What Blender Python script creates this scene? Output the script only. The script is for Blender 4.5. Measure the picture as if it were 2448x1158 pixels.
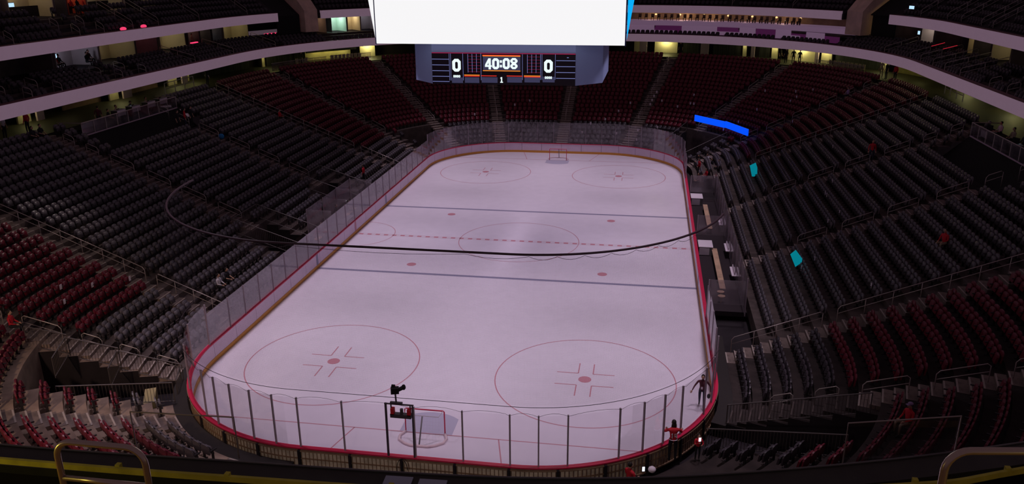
import bpy, bmesh, math, random
import numpy as np
from mathutils import Vector, Matrix
random.seed(7)
PI = math.pi; R = math.radians
D = bpy.data; S = bpy.context.scene; COL = S.collection
for o in list(D.objects): D.objects.remove(o)

# ---------------------------------------------------------------- camera
FPX = 1944.33; YAW = -.1661; PITCH = .3308; ROLL = -.0074
CAMP = Vector((9.1987, -57.9749, 20.0845))
fw = Vector((math.sin(YAW)*math.cos(PITCH), math.cos(YAW)*math.cos(PITCH), -math.sin(PITCH)))
rt0 = Vector((math.cos(YAW), -math.sin(YAW), 0)); up0 = rt0.cross(fw)
rt = rt0*math.cos(ROLL) + up0*math.sin(ROLL); up = -rt0*math.sin(ROLL) + up0*math.cos(ROLL)
cd = D.cameras.new('camera'); cam = D.objects.new('camera', cd); COL.objects.link(cam)
cd.sensor_width = 36; cd.lens = FPX/2448*36; cd.clip_end = 500; cd.clip_start = .1
M = Matrix((rt, up, -fw)).transposed().to_4x4(); M.translation = CAMP; cam.matrix_world = M
S.camera = cam
def pix(x, y, z):
    d = Vector((x, y, z)) - CAMP; w = d.dot(fw)
    if w < .1: return (-9999, -9999, w)
    return (1224 + FPX*d.dot(rt)/w, 579 - FPX*d.dot(up)/w, w)

# ---------------------------------------------------------------- world, exposure, lights
W = D.worlds.new('world'); S.world = W; W.use_nodes = True
W.node_tree.nodes['Background'].inputs[0].default_value = (.062, .041, .053, 1)
W.node_tree.nodes['Background'].inputs[1].default_value = 1.0
S.view_settings.view_transform = 'Standard'; S.view_settings.look = 'None'
S.view_settings.gamma = 1; S.view_settings.exposure = 0; S.view_settings.use_curve_mapping = False
def lamp(name, kind, loc, energy, color, target=None, size=.5, angle=60, blend=.5):
    l = D.lights.new(name, kind); l.energy = energy; l.color = color
    if kind == 'SPOT': l.spot_size = R(angle); l.spot_blend = blend; l.shadow_soft_size = size
    elif kind == 'AREA': l.shape = 'DISK'; l.size = size
    else: l.shadow_soft_size = size
    o = D.objects.new(name, l); COL.objects.link(o); o.location = loc
    if target is not None: o.rotation_euler = (Vector(target)-Vector(loc)).to_track_quat('-Z', 'Y').to_euler()
    return o
ICE_W = 6500
for sx in (-1, 1):
    for i in range(7):
        y = -26.4+8.8*i
        lamp('ice_floodlight', 'SPOT', (sx*15, y, 27), ICE_W*(1.12 if i in (0, 6) else 1), (1, .84, 1.0), (sx*7.9, y, 0), 1.2, 53, .8)

# ---------------------------------------------------------------- materials
MATS = {}
def mat(name, c, rough=.7, metal=0, noise=.0, nscale=3., emit=None, estr=1., spec=.3, bump=0., stretch=None):
    if name in MATS: return MATS[name]
    m = D.materials.new(name); m.use_nodes = True; nt = m.node_tree; b = nt.nodes['Principled BSDF']
    b.inputs['Base Color'].default_value = (*c, 1); b.inputs['Roughness'].default_value = rough
    b.inputs['Metallic'].default_value = metal; b.inputs['Specular IOR Level'].default_value = spec
    if noise or bump:
        tc = nt.nodes.new('ShaderNodeTexCoord'); mp = nt.nodes.new('ShaderNodeMapping'); n = nt.nodes.new('ShaderNodeTexNoise')
        n.inputs['Scale'].default_value = nscale; n.inputs['Detail'].default_value = 5
        if stretch: mp.inputs['Scale'].default_value = stretch
        nt.links.new(tc.outputs['Object'], mp.inputs[0]); nt.links.new(mp.outputs[0], n.inputs['Vector'])
        if noise:
            r = nt.nodes.new('ShaderNodeValToRGB'); e = r.color_ramp.elements
            e[0].position = .3; e[1].position = .7
            e[0].color = (*[max(0, v*(1-noise)) for v in c], 1); e[1].color = (*[min(1, v*(1+noise)) for v in c], 1)
            nt.links.new(n.outputs[0], r.inputs[0]); nt.links.new(r.outputs[0], b.inputs['Base Color'])
        if bump:
            bp = nt.nodes.new('ShaderNodeBump'); bp.inputs['Strength'].default_value = bump; bp.inputs['Distance'].default_value = .02
            nt.links.new(n.outputs[0], bp.inputs['Height']); nt.links.new(bp.outputs[0], b.inputs['Normal'])
    if emit:
        b.inputs['Emission Color'].default_value = (*emit, 1); b.inputs['Emission Strength'].default_value = estr
    MATS[name] = m; return m
def glassmat(name, tint=(.9, .88, .9), haze=.1, hcol=(.75, .68, .74), rough=.05, fres=.6):
    m = D.materials.new(name); m.use_nodes = True; nt = m.node_tree
    for n in list(nt.nodes):
        if n.type == 'BSDF_PRINCIPLED': nt.nodes.remove(n)
    out = [n for n in nt.nodes if n.type == 'OUTPUT_MATERIAL'][0]
    t = nt.nodes.new('ShaderNodeBsdfTransparent'); t.inputs[0].default_value = (*tint, 1)
    d = nt.nodes.new('ShaderNodeBsdfDiffuse'); d.inputs[0].default_value = (*hcol, 1)
    g = nt.nodes.new('ShaderNodeBsdfGlossy'); g.inputs['Roughness'].default_value = rough; g.inputs[0].default_value = (.8, .8, .8, 1)
    tc = nt.nodes.new('ShaderNodeTexCoord'); n = nt.nodes.new('ShaderNodeTexNoise'); n.inputs['Scale'].default_value = 1.3; n.inputs['Detail'].default_value = 6
    mr = nt.nodes.new('ShaderNodeMapRange'); mr.inputs[1].default_value = .3; mr.inputs[2].default_value = .75
    mr.inputs[3].default_value = haze*.45; mr.inputs[4].default_value = haze*1.7
    a = nt.nodes.new('ShaderNodeMixShader'); b = nt.nodes.new('ShaderNodeMixShader')
    f = nt.nodes.new('ShaderNodeFresnel'); f.inputs[0].default_value = 1.45
    ml = nt.nodes.new('ShaderNodeMath'); ml.operation = 'MULTIPLY'; ml.inputs[1].default_value = fres
    L = nt.links.new
    L(tc.outputs['Object'], n.inputs[0]); L(n.outputs[0], mr.inputs[0]); L(mr.outputs[0], a.inputs[0])
    L(t.outputs[0], a.inputs[1]); L(d.outputs[0], a.inputs[2])
    L(f.outputs[0], ml.inputs[0]); L(ml.outputs[0], b.inputs[0]); L(a.outputs[0], b.inputs[1]); L(g.outputs[0], b.inputs[2])
    L(b.outputs[0], out.inputs[0]); MATS[name] = m; return m
ICE = mat('ice', (.77, .70, .80), .35, noise=.025, nscale=1.2, spec=.15)
WHITEB = mat('board_white', (.78, .62, .76), .35, noise=.03, nscale=2)
YEL = mat('kick_yellow', (.72, .33, .06), .5)
REDC = mat('cap_red', (.62, .02, .08), .35)
LRED = mat('paint_red', (.60, .27, .33), .4); LPALE = mat('paint_pale', (.72, .55, .66), .4)
LBLUE = mat('paint_blue', (.29, .27, .39), .4); CREASE = mat('paint_crease', (.49, .46, .60), .4)
TAN = mat('board_backing', (.66, .55, .42), .7, noise=.25, nscale=4)
STEEL = mat('steel_post', (.36, .29, .34), .5); STEELD = mat('dark_post', (.10, .08, .10), .45, metal=.4)
RAIL = mat('rail_metal', (.52, .44, .42), .4, metal=.55); RAILG = mat('rail_dim', (.42, .36, .34), .4, metal=.5)
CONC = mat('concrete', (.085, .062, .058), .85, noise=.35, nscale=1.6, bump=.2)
FENCE = mat('fence_dark', (.12, .10, .10), .5, metal=.3); WALK = mat('walkway_dark', (.03, .024, .024), .9)
CONCN = mat('concrete_lit', (.27, .19, .15), .8, noise=.3, nscale=1.3, bump=.2)
STEPM = mat('step_concrete', (.19, .14, .125), .85, noise=.4, nscale=2.5); NOSE = mat('step_nosing', (.40, .33, .30), .6)
DARKW = mat('dark_wall', (.022, .016, .020), .9, noise=.3, nscale=.8); BLACK = mat('black', (.008, .007, .008), .8)
SEATK = mat('charcoal_plastic', (.115, .098, .115), .38, noise=.15, nscale=9, spec=.45)
SEATR = mat('red_plastic', (.15, .010, .026), .38, noise=.15, nscale=9, spec=.4)
CONCD = mat('concrete_shaded', (.035, .024, .023), .9, noise=.35, nscale=1.6)
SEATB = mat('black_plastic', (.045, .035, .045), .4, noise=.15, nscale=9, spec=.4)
LEGM = mat('seat_iron', (.035, .03, .035), .4, metal=.3)
FASC = mat('ribbon_board', (.5, .42, .5), .6, noise=.02, nscale=2, emit=(.105, .066, .092), estr=1)
CURT = mat('curtain', (.035, .035, .035), .9, noise=.5, nscale=5, stretch=(1, 1, .05))
CREAM = mat('cream_wall', (.70, .62, .40), .7, noise=.05, nscale=2); LILAC = mat('pilaster', (.55, .42, .52), .7)
BROWN = mat('brown_wall', (.30, .19, .12), .8, noise=.25, nscale=1)
WOOD = mat('bench_wood', (.55, .36, .24), .5, noise=.2, nscale=3)
NET = mat('net_cord', (.03, .02, .03), .7); CABLE = mat('cable', (.03, .012, .02), .6)
SKIN = mat('skin', (.52, .30, .21), .6); SKIND = mat('skin_dark', (.22, .12, .08), .6); HAIR = mat('hair', (.02, .014, .012), .6)
JERSEY = mat('red_jersey', (.55, .015, .03), .7, noise=.1, nscale=8); DKCL = mat('dark_cloth', (.02, .018, .024), .9, noise=.2, nscale=8)
MAROON = mat('maroon_cloth', (.10, .02, .035), .9, noise=.2, nscale=8); NAVY = mat('navy_cloth', (.03, .035, .06), .9); WHITEC = mat('white_cloth', (.65, .6, .66), .8)
KHAKI = mat('khaki_cloth', (.35, .28, .2), .8); SHOE = mat('shoe', (.03, .03, .03), .6); PLUM = mat('plum_cloth', (.30, .2, .36), .8)
SCRW = mat('screen_white', (.1, .1, .1), .6, emit=(.92, .915, .925), estr=1.0)
SCRB = mat('screen_blue', (.02, .02, .02), .6, emit=(0, .43, .95), estr=1.0)
BANB = mat('banner_blue', (.01, .02, .05), .6, emit=(0, .082, 1.0), estr=1.0)
CYAN = mat('sign_cyan', (.01, .02, .03), .6, emit=(.0, .19, .25), estr=1.0)
HOUS = mat('housing_slate', (.40, .50, .86), .6); HOUSD = mat('housing_dark', (.10, .15, .24), .6); LEDBK = mat('led_black', (.012, .005, .016), .5)
DIGW = mat('digit_white', (.1, .1, .1), .5, emit=(.85, 1, 1), estr=1.0); LINB = mat('led_blue', (.02, .02, .02), .5, emit=(.16, .18, .42), estr=1)
LINR = mat('led_red', (.02, .02, .02), .5, emit=(.75, .03, .02), estr=1); LINO = mat('led_orange', (.02, .02, .02), .5, emit=(1, .30, .03), estr=1)
LINP = mat('led_pink', (.02, .02, .02), .5, emit=(.28, .01, .06), estr=1); PANL = mat('led_panel_blue', (.02, .02, .03), .5, emit=(.035, .035, .08), estr=1)
GLASS = glassmat('rink_glass', haze=.17); GLASSF = glassmat('far_glass', haze=.065); GLASS2 = glassmat('guard_glass', haze=.07, hcol=(.6, .55, .65)); GLASSN = glassmat('end_glass', tint=(.975, .965, .975), haze=.004, fres=.25)
TVM = mat('tv_screen', (.02, .02, .02), .4, emit=(.45, .68, .9), estr=1.2)
PINKL = mat('neon_pink', (.02, .01, .01), .4, emit=(.9, .05, .16), estr=1); WARML = mat('warm_bulb', (.1, .1, .1), .4, emit=(1, .62, .25), estr=1.3)
YELL = mat('yellow_lit_edge', (.55, .50, .06), .6, noise=.2, nscale=6); CARPET = mat('carpet', (.42, .27, .07), 1, noise=.8, nscale=9)  # yellow light put into the curb, bracket and carpet colours
PURP = mat('loge_panel', (.50, .34, .50), .6, emit=(.10, .06, .10), estr=1); PURPD = mat('loge_panel_dark', (.12, .025, .10), .7, emit=(.035, .006, .03), estr=1)
PAPER = mat('white_card', (.8, .7, .78), .6); PHONE = mat('phone_glow', (.1, .1, .1), .4, emit=(.8, .85, 1), estr=1.2); GREYP = mat('grey_plastic', (.2, .19, .2), .6)
LASER = mat('red_glow_rail', (.1, .01, .01), .4, emit=(.45, .015, .03), estr=1)

# ---------------------------------------------------------------- object helpers
class MB:
    def __init__(s): s.v = []; s.f = []; s.m = []
    def add(s, vs, fs, mi=0):
        n = len(s.v); s.v += [tuple(v) for v in vs]; s.f += [tuple(i+n for i in f) for f in fs]; s.m += [mi]*len(fs); return s
    def box(s, c, d, rz=0, mi=0, bev=0):
        x, y, z = d[0]/2, d[1]/2, d[2]/2; vs = []
        cs, sn = math.cos(rz), math.sin(rz)
        for a, b in ((-x, -y), (x, -y), (x, y), (-x, y)):
            for h in (-z, z): vs.append((c[0]+a*cs-b*sn, c[1]+a*sn+b*cs, c[2]+h))
        s.add(vs, [(0, 2, 3, 1), (2, 4, 5, 3), (4, 6, 7, 5), (6, 0, 1, 7), (0, 6, 4, 2), (1, 3, 5, 7)], mi); return s
    def tube(s, pts, r, n=6, mi=0, cap=True, radii=None):
        pts = [Vector(p) for p in pts]; base = len(s.v); k = len(pts); prev = None
        for i, p in enumerate(pts):
            t = (pts[min(i+1, k-1)]-pts[max(i-1, 0)]);  t = t.normalized() if t.length > 1e-9 else Vector((0, 0, 1))
            a = Vector((0, 0, 1)) if abs(t.z) < .9 else Vector((1, 0, 0))
            if prev is not None and prev.cross(t).length > 1e-3: a = prev
            u = (a - t*a.dot(t)).normalized(); w = t.cross(u); prev = u
            rr = radii[i] if radii else r
            for j in range(n):
                q = 2*PI*j/n; s.v.append(tuple(p + u*rr*math.cos(q) + w*rr*math.sin(q)))
        for i in range(k-1):
            for j in range(n):
                a = base+i*n+j; b = base+i*n+(j+1) % n
                s.f.append((a, b, b+n, a+n)); s.m.append(mi)
        if cap:
            s.f.append(tuple(base+j for j in reversed(range(n)))); s.f.append(tuple(base+(k-1)*n+j for j in range(n))); s.m += [mi, mi]
        return s
    def prism(s, poly, z0, z1, mi=0):
        n = len(poly); vs = [(x, y, z0) for x, y in poly]+[(x, y, z1) for x, y in poly]
        fs = [(i, (i+1) % n, n+(i+1) % n, n+i) for i in range(n)]+[tuple(reversed(range(n))), tuple(range(n, 2*n))]
        return s.add(vs, fs, mi)
    def ell(s, c, r, n=8, k=6, mi=0):
        vs = [(c[0], c[1], c[2]-r[2])]
        for i in range(1, k):
            a = -PI/2+PI*i/k
            for j in range(n):
                q = 2*PI*j/n; vs.append((c[0]+r[0]*math.cos(a)*math.cos(q), c[1]+r[1]*math.cos(a)*math.sin(q), c[2]+r[2]*math.sin(a)))
        vs.append((c[0], c[1], c[2]+r[2])); fs = []
        for j in range(n): fs.append((0, 1+(j+1) % n, 1+j))
        for i in range(k-2):
            for j in range(n):
                a = 1+i*n+j; b = 1+i*n+(j+1) % n; fs.append((a, b, b+n, a+n))
        t = len(vs)-1; b0 = 1+(k-2)*n
        for j in range(n): fs.append((b0+j, b0+(j+1) % n, t))
        return s.add(vs, fs, mi)
    def mesh(s, name, mats, smooth=False):
        me = D.meshes.new(name); me.from_pydata(s.v, [], s.f)
        if not isinstance(mats, (list, tuple)): mats = [mats]
        for m in mats: me.materials.append(m)
        if len(mats) > 1: me.polygons.foreach_set('material_index', s.m)
        if smooth: me.polygons.foreach_set('use_smooth', [True]*len(s.f))
        me.update(); return me
def link(name, data, parent=None, loc=None, rz=0):
    o = D.objects.new(name, data); COL.objects.link(o)
    if parent is not None: o.parent = parent
    if loc is not None: o.location = loc
    if rz: o.rotation_euler = (0, 0, rz)
    return o
def tag(o, label, cat=None, group=None, kind=None):
    if label: o['label'] = label
    if cat: o['category'] = cat
    if group: o['group'] = group
    if kind: o['kind'] = kind
    return o
def thing(name, label, cat, loc=(0, 0, 0), rz=0, group=None): return tag(link(name, None, None, loc, rz), label, cat, group)
def part(name, mb, mats, parent, smooth=False, label=None):
    o = link(name, mb.mesh(name, mats, smooth), parent)
    if label: o['label'] = label
    return o
def solo(name, mb, mats, label, cat, group=None, smooth=False, loc=None, rz=0):
    return tag(link(name, mb.mesh(name, mats, smooth), None, loc, rz), label, cat, group)
def struct(name, mb, mats, parent=None):
    o = link(name, mb.mesh(name, mats), parent)
    if parent is None: o['kind'] = 'structure'
    return o

# ---------------------------------------------------------------- bowl geometry: perimeter coordinate u, offset o from the rink edge
HX, HY, RR = 12.954, 30.48, 8.53; CX, CY = HX-RR, HY-RR; TOT = 465.496
def P(u, o):
    """point at perimeter coordinate u, offset o ; returns x, y, outward unit normal"""
    u = u % TOT
    if u < 43.9: return HX+o, u-21.95, 1., 0.
    u -= 43.9
    if u < 90: a = R(u); c = (CX, CY)
    else:
        u -= 90
        if u < 8.848: return CX-u, HY+o, 0., 1.
        u -= 8.848
        if u < 90: a = R(90+u); c = (-CX, CY)
        else:
            u -= 90
            if u < 43.9: return -HX-o, 21.95-u, -1., 0.
            u -= 43.9
            if u < 90: a = R(180+u); c = (-CX, -CY)
            else:
                u -= 90
                if u < 8.848: return -CX+u, -HY-o, 0., -1.
                u -= 8.848; a = R(270+u); c = (CX, -CY)
    return c[0]+(RR+o)*math.cos(a), c[1]+(RR+o)*math.sin(a), math.cos(a), math.sin(a)
BRK = [0, 43.9, 133.9, 142.748, 232.748, 276.648, 366.648, 375.496, TOT]
BRK = [b-TOT for b in BRK[:-1]]+BRK
def usamp(u0, u1, step=4.):
    """samples along u, dense on the corners only"""
    us = [u0]+[b for b in BRK if u0 < b < u1]+[u1]; out = [u0]
    for a, b in zip(us, us[1:]):
        m = ((a+b)/2) % TOT
        corner = any(lo < m < hi for lo, hi in ((43.9, 133.9), (142.748, 232.748), (276.648, 366.648), (375.496, TOT)))
        n = max(1, math.ceil((b-a)/step)) if corner else 1
        out += [a+(b-a)*i/n for i in range(1, n+1)]
    return out
def arc(u0, u1, o, pitch, margin=0., centre=True):
    """positions every pitch metres along the offset curve"""
    us = usamp(u0, u1, 1.5); pts = [P(u, o) for u in us]; L = [0]
    for a, b in zip(pts, pts[1:]): L.append(L[-1]+math.hypot(b[0]-a[0], b[1]-a[1]))
    n = int((L[-1]-2*margin)/pitch)
    if n < 1: return []
    st = (L[-1]-n*pitch)/2+pitch/2; out = []; j = 0
    for i in range(n):
        d = st+i*pitch
        while L[j+1] < d: j += 1
        f = (d-L[j])/(L[j+1]-L[j]); u = us[j]+(us[j+1]-us[j])*f; out.append((u, *P(u, o)))
    return out
def strip(mb, u0, u1, prof, step=4., mi=0, ends=True):
    """sweep an (offset, z) profile along the perimeter"""
    us = usamp(u0, u1, step); n = len(prof); vs = []
    for u in us:
        for o, z in prof: x, y, _, _ = P(u, o); vs.append((x, y, z))
    fs = []
    for i in range(len(us)-1):
        for j in range(n-1 if not ends else n):
            a = i*n+j; b = i*n+(j+1) % n; fs.append((a, b, b+n, a+n))
    if ends: fs.append(tuple(reversed(range(n)))); k = (len(us)-1)*n; fs.append(tuple(range(k, k+n)))
    return mb.add(vs, fs, mi)
def ang(nx, ny): return math.atan2(-ny, -nx)-PI/2      # local +y points to the rink
OFF = lambda k: 1.35+.8636*k
ZT = lambda k: .45+.354*k
def zb(o): return .45+.41*(o-1.35)

# ---------------------------------------------------------------- ice and markings
us = usamp(0, TOT, 3.)[:-1]; ring = [P(u, 0)[:2] for u in us]
floor = struct('floor', MB().prism(ring, -.12, 0), ICE)
struct('ground', MB().box((0, 0, -.35), (110, 140, .2)), DARKW)
def seg(mb, p, q, w, z=.004, h=.002):
    dx, dy = q[0]-p[0], q[1]-p[1]; L = math.hypot(dx, dy)
    return mb.box(((p[0]+q[0])/2, (p[1]+q[1])/2, z), (L, w, h), math.atan2(dy, dx))
def circ(mb, c, r, w, a0=0, a1=2*PI, n=72):
    vs = []; fs = []
    for i in range(n+1):
        a = a0+(a1-a0)*i/n
        for rr in (r-w/2, r+w/2): vs.append((c[0]+rr*math.cos(a), c[1]+rr*math.sin(a), .005))
    for i in range(n): fs.append((2*i, 2*i+1, 2*i+3, 2*i+2))
    return mb.add(vs, fs)
ft = .3048
for sy in (-1, 1):
    part('blue_line', seg(MB(), (-HX+.03, sy*25.5*ft), (HX-.03, sy*25.5*ft), .30), LBLUE, floor)
    gy = sy*89*ft; gx = CX+math.sqrt(RR**2-(89*ft-CY)**2)
    part('goal_line', seg(MB(), (-gx, gy), (gx, gy), .055), LRED, floor)
    for sx in (-1, 1): part('trapezoid_line', seg(MB(), (sx*11*ft, gy), (sx*14*ft*.98, sy*HY), .055), LRED, floor)
    cr = [(-4*ft, 0), (4*ft, 0), (4*ft, -4.5*ft)]+[(6*ft*math.sin(a), -6*ft*math.cos(a)) for a in np.linspace(R(40), R(-40), 10)]+[(-4*ft, -4.5*ft)]
    cr = [(x, gy+y*sy) for x, y in cr]
    if sy < 0: cr = cr[::-1]
    part('goal_crease', MB().prism(cr, .001, .0045), CREASE, floor)
    for sx in (-1, 1):
        for yy in (20, 69):
            c = (sx*22*ft, sy*yy*ft)
            part('faceoff_spot', MB().prism([(c[0]+.33*math.cos(a), c[1]+.33*math.sin(a)) for a in np.linspace(0, 2*PI, 29)[:-1]], .001, .007), LRED, floor)
        part('faceoff_circle', circ(MB(), (sx*22*ft, sy*69*ft), 15*ft, .055), LRED, floor)
        c = (sx*22*ft, sy*69*ft); mb = MB()
        for a in (-1, 1):
            for b in (-1, 1):
                x0, y0 = c[0]+a*.38, c[1]+b*.62
                seg(mb, (x0, y0), (x0+a*1.1, y0), .06); seg(mb, (x0, y0), (x0, y0+b*1.1), .06)
        part('hash_mark', mb, LRED, floor)
part('faceoff_circle', circ(MB(), (0, 0), 15*ft, .05), LRED, floor)
part('referee_crease', circ(MB(), (-HX, 0), 10*ft, .05, -PI/2, PI/2, 40), LRED, floor)
part('centre_line_border', seg(seg(MB(), (-HX+.03, .14), (HX-.03, .14), .03), (-HX+.03, -.14), (HX-.03, -.14), .03), LRED, floor)
me = MB().box((0, 0, .004), (.34, .25, .002)).mesh('centre_line_dash', LRED)
for i in range(38): link('centre_line_dash', me, floor, (-HX+.42+i*.6725, 0, 0))

# ---------------------------------------------------------------- dasher boards
boards = thing('dasher_boards', 'white dasher boards with red cap and yellow kick strip ringing the ice', 'rink boards')
SEGS = ((0, 43.9, 18), (43.9, 133.9, 7), (133.9, 142.748, 4), (142.748, 232.748, 7), (232.748, 276.648, 18), (276.648, 366.648, 7), (366.648, 375.496, 4), (375.496, TOT, 7))
bu = [a+(b-a)*i/n for a, b, n in SEGS for i in range(n)]+[TOT]
LOWG = [0]*len(bu)
for i in range(len(bu)-1):
    a, b = bu[i], bu[i+1]; e = .0004*(b-a)
    um = (a+b)/2; g = .10
    if 0 < um < 43.9 and 8 < um < 35: pass
    part('board_panel', strip(MB(), a+e*20, b-e*20, [(0.02, .24), (.02, 1.03), (.10, 1.03), (.10, .24)]), WHITEB, boards)
    part('kick_strip', strip(MB(), a, b, [(0.0, 0), (0.0, .24), (.12, .24), (.12, 0)]), YEL, boards)
    part('cap_rail', strip(MB(), a, b, [(-.01, 1.03), (-.01, 1.09), (.20, 1.09), (.20, 1.03)]), REDC, boards)
    px, py, w = pix(*P(um, 0)[:2], 1)
    if um > 276 and um < 465:                    # framed backing seen from behind the near goal
        part('backing_panel', strip(MB(), a, b, [(.12, .10), (.12, .98), (.14, .98), (.14, .10)]), TAN, boards)
        fr = MB(); strip(fr, a, b, [(.14, .10), (.14, .16), (.22, .16), (.22, .10)]); strip(fr, a, b, [(.14, .55), (.14, .59), (.19, .59), (.19, .55)]); strip(fr, a, b, [(.14, .92), (.14, .98), (.22, .98), (.22, .92)])
        L = (b-a)*(.1489 if (um < 366.6 or um > 375.5) else 1); n = max(2, int(L/.16))
        for j in range(n):
            x, y, nx, ny = P(a+(b-a)*(j+.5)/n, .17); fr.box((x, y, .53), (.018, .04, .8), ang(nx, ny))
        part('backing_frame', fr, BROWN, boards)
        for q in (a,):
            x, y, nx, ny = P(q, .2); part('frame_post', MB().box((x, y, .5), (.10, .14, 1.0), ang(nx, ny)), DARKW, boards)
for y, m, w in ((25.5*ft, LBLUE, .3), (-25.5*ft, LBLUE, .3), (0, LRED, .3)):
    for sx in (-1, 1): part('line_mark', MB().box((sx*(HX+.012), y, .64), (.02, w, .78)), m, boards)
for sy in (-1, 1):
    for sx in (-1, 1):
        x, y, nx, ny = P(43.9+math.degrees(math.acos((math.sqrt(RR**2-(89*ft-CY)**2))/RR)), 0)
        part('line_mark', MB().box((sx*(x+.006*nx), sy*(y+.006*ny), .64), (.05, .03, .78), ang(sx*nx, sy*ny)), LRED, boards)

# ---------------------------------------------------------------- rink glass
glass = thing('rink_glass', 'clear rink glass panes in steel posts standing on the dasher boards', 'rink glass')
def pane(a, b, z1, o=.06, m=GLASS, parent=glass): return part('glass_pane', strip(MB(), a, b, [(o, 1.09), (o, z1), (o+.013, z1), (o+.013, 1.09)]), m, parent)
def post(u, z1, o=.07, m=STEEL, parent=glass, w=.055, z0=1.07):
    x, y, nx, ny = P(u, o); return part('glass_post', MB().box((x, y, (z1+z0)/2), (w, .07, z1-z0), ang(nx, ny)), m, parent)
# near end posts measured from the photograph (x at the end boards, then corners)
def u_of(x, y):
    ax, ay = abs(x)-CX, abs(y)-CY; th = math.degrees(math.atan2(ay, ax))
    if ax <= 0: return 133.9+(CX-x) if y > 0 else 366.648+(x+CX)
    if ay <= 0: return y+21.95 if x > 0 else 232.748+21.95-y
    if x > 0: return 43.9+th if y > 0 else TOT-th
    return 142.748+90-th if y > 0 else 276.648+th
NP = [(-9.53, -28.94), (-8.67, -29.5), (-7.68, -29.98), (-6.61, -30.42), (-5.5, -30.63), (-4.37, -30.7), (-2.44, -30.67), (.58, -30.6), (2.55, -30.68), (4.46, -30.6), (5.6, -30.55), (6.74, -30.3), (8.77, -29.51), (9.73, -28.88), (10.54, -28.11), (11.29, -27.27), (12.33, -25.44)]
nu = [u_of(*p) for p in NP]; nu = [q if q > 276 else q for q in nu]
g = [276.648+2.0, 276.648+18, 276.648+34]+nu+[TOT-16, TOT-1]
g = sorted(set(round(q, 2) for q in g))
for i, q in enumerate(g):
    if i+1 < len(g): pane(q+.05, g[i+1]-.05, 3.38, m=GLASSN)
    post(q, 3.40, w=.06)
fe = [43.9+a for a in (2, 14, 26, 38, 49, 60, 70, 80)]+[133.9+i*8.848/5 for i in range(6)]+[142.748+a for a in (10, 20, 30, 41, 52, 64, 76, 88)]
for i, q in enumerate(fe):
    if i+1 < len(fe): pane(q+.04, fe[i+1]-.04, 3.42, m=GLASSF)
    post(q, 3.44, w=.03)
ls = [232.748+1.9+i*40/22 for i in range(23)]
for i, q in enumerate(ls):
    if i+1 < len(ls): pane(q+.02, ls[i+1]-.02, 2.85)
    post(q, 2.86, w=.025)
for a, b, z0_, z1_ in ((ls[0], 230.75, 2.85, 3.42), (ls[-1], 278.65, 2.85, 3.38)): pane(min(a, b), max(a, b), z0_)
rs = [1.0, 3.0, 5.0, 7.2]
for i, q in enumerate(rs):
    if i+1 < len(rs): pane(q+.02, rs[i+1]-.02, 3.3 if i < 2 else 3.0)
    post(q, 3.3 if i < 2 else 3.0, w=.045)
rs = [38.8, 40.8, 42.8, 45.9]
for i, q in enumerate(rs):
    if i+1 < len(rs): pane(q+.02, rs[i+1]-.02, 3.0)
    post(q, 3.0, w=.045)
# netting behind the near goal, hung from a curved pipe
n0, n1 = 276.648+4, TOT-16
pipe = MB(); pipe.tube([(*P(u, -.1)[:2], 10) for u in usamp(n0-4, n1+1, 2)], .046, 8)
net = thing('goal_netting', 'fine dark safety netting hanging from a black curved pipe behind the near goal', 'net')
part('top_pipe', pipe, CABLE, net)
sag = MB(); lv = [P(u, .0) for u in np.linspace(n0-3, n1, 26)]
for p, q in zip(lv, lv[1:]):
    sag.tube([(p[0]+(q[0]-p[0])*t, p[1]+(q[1]-p[1])*t, 9.96-.13*4*t*(1-t)) for t in np.linspace(0, 1, 7)], .008, 4)
part('tie_cord', sag, CABLE, net)
part('bottom_cord', MB().tube([(*P(u, .25)[:2], 3.86) for u in usamp(n0, n1, 3)], .012, 5), NET, net)
lo = MB()
for p, q in zip(g, g[1:]):
    if p < n0-2 or q > n1+2: continue
    lo.tube([(*P(p+(q-p)*t, .2)[:2], 3.42+.14*4*t*(1-t)) for t in np.linspace(0, 1, 7)], .007, 4)
part('lower_tie_cord', lo, NET, net)
pts = arc(n0, n1, .1, .045); nm = MB(); vs = []; fs = []; w = .0008
for i, (u, x, y, nx, ny) in enumerate(pts):
    tx, ty = -ny*w, nx*w; k = len(vs)
    vs += [(x-tx, y-ty, 3.86), (x+tx, y+ty, 3.86), (x+tx, y+ty, 10), (x-tx, y-ty, 10)]; fs.append((k, k+1, k+2, k+3))
uu = usamp(n0, n1, 3)
for j in range(int((10-3.86)/.045)):
    z = 3.86+j*.045; k = len(vs)
    for u in uu:
        x, y = P(u, .1)[:2]; vs += [(x, y, z-w), (x, y, z+w)]
    for i in range(len(uu)-1): fs.append((k+2*i, k+2*i+2, k+2*i+3, k+2*i+1))
nm.add(vs, fs); tag(part('mesh_cords', nm, NET, net), None, None, None, 'stuff')

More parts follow.
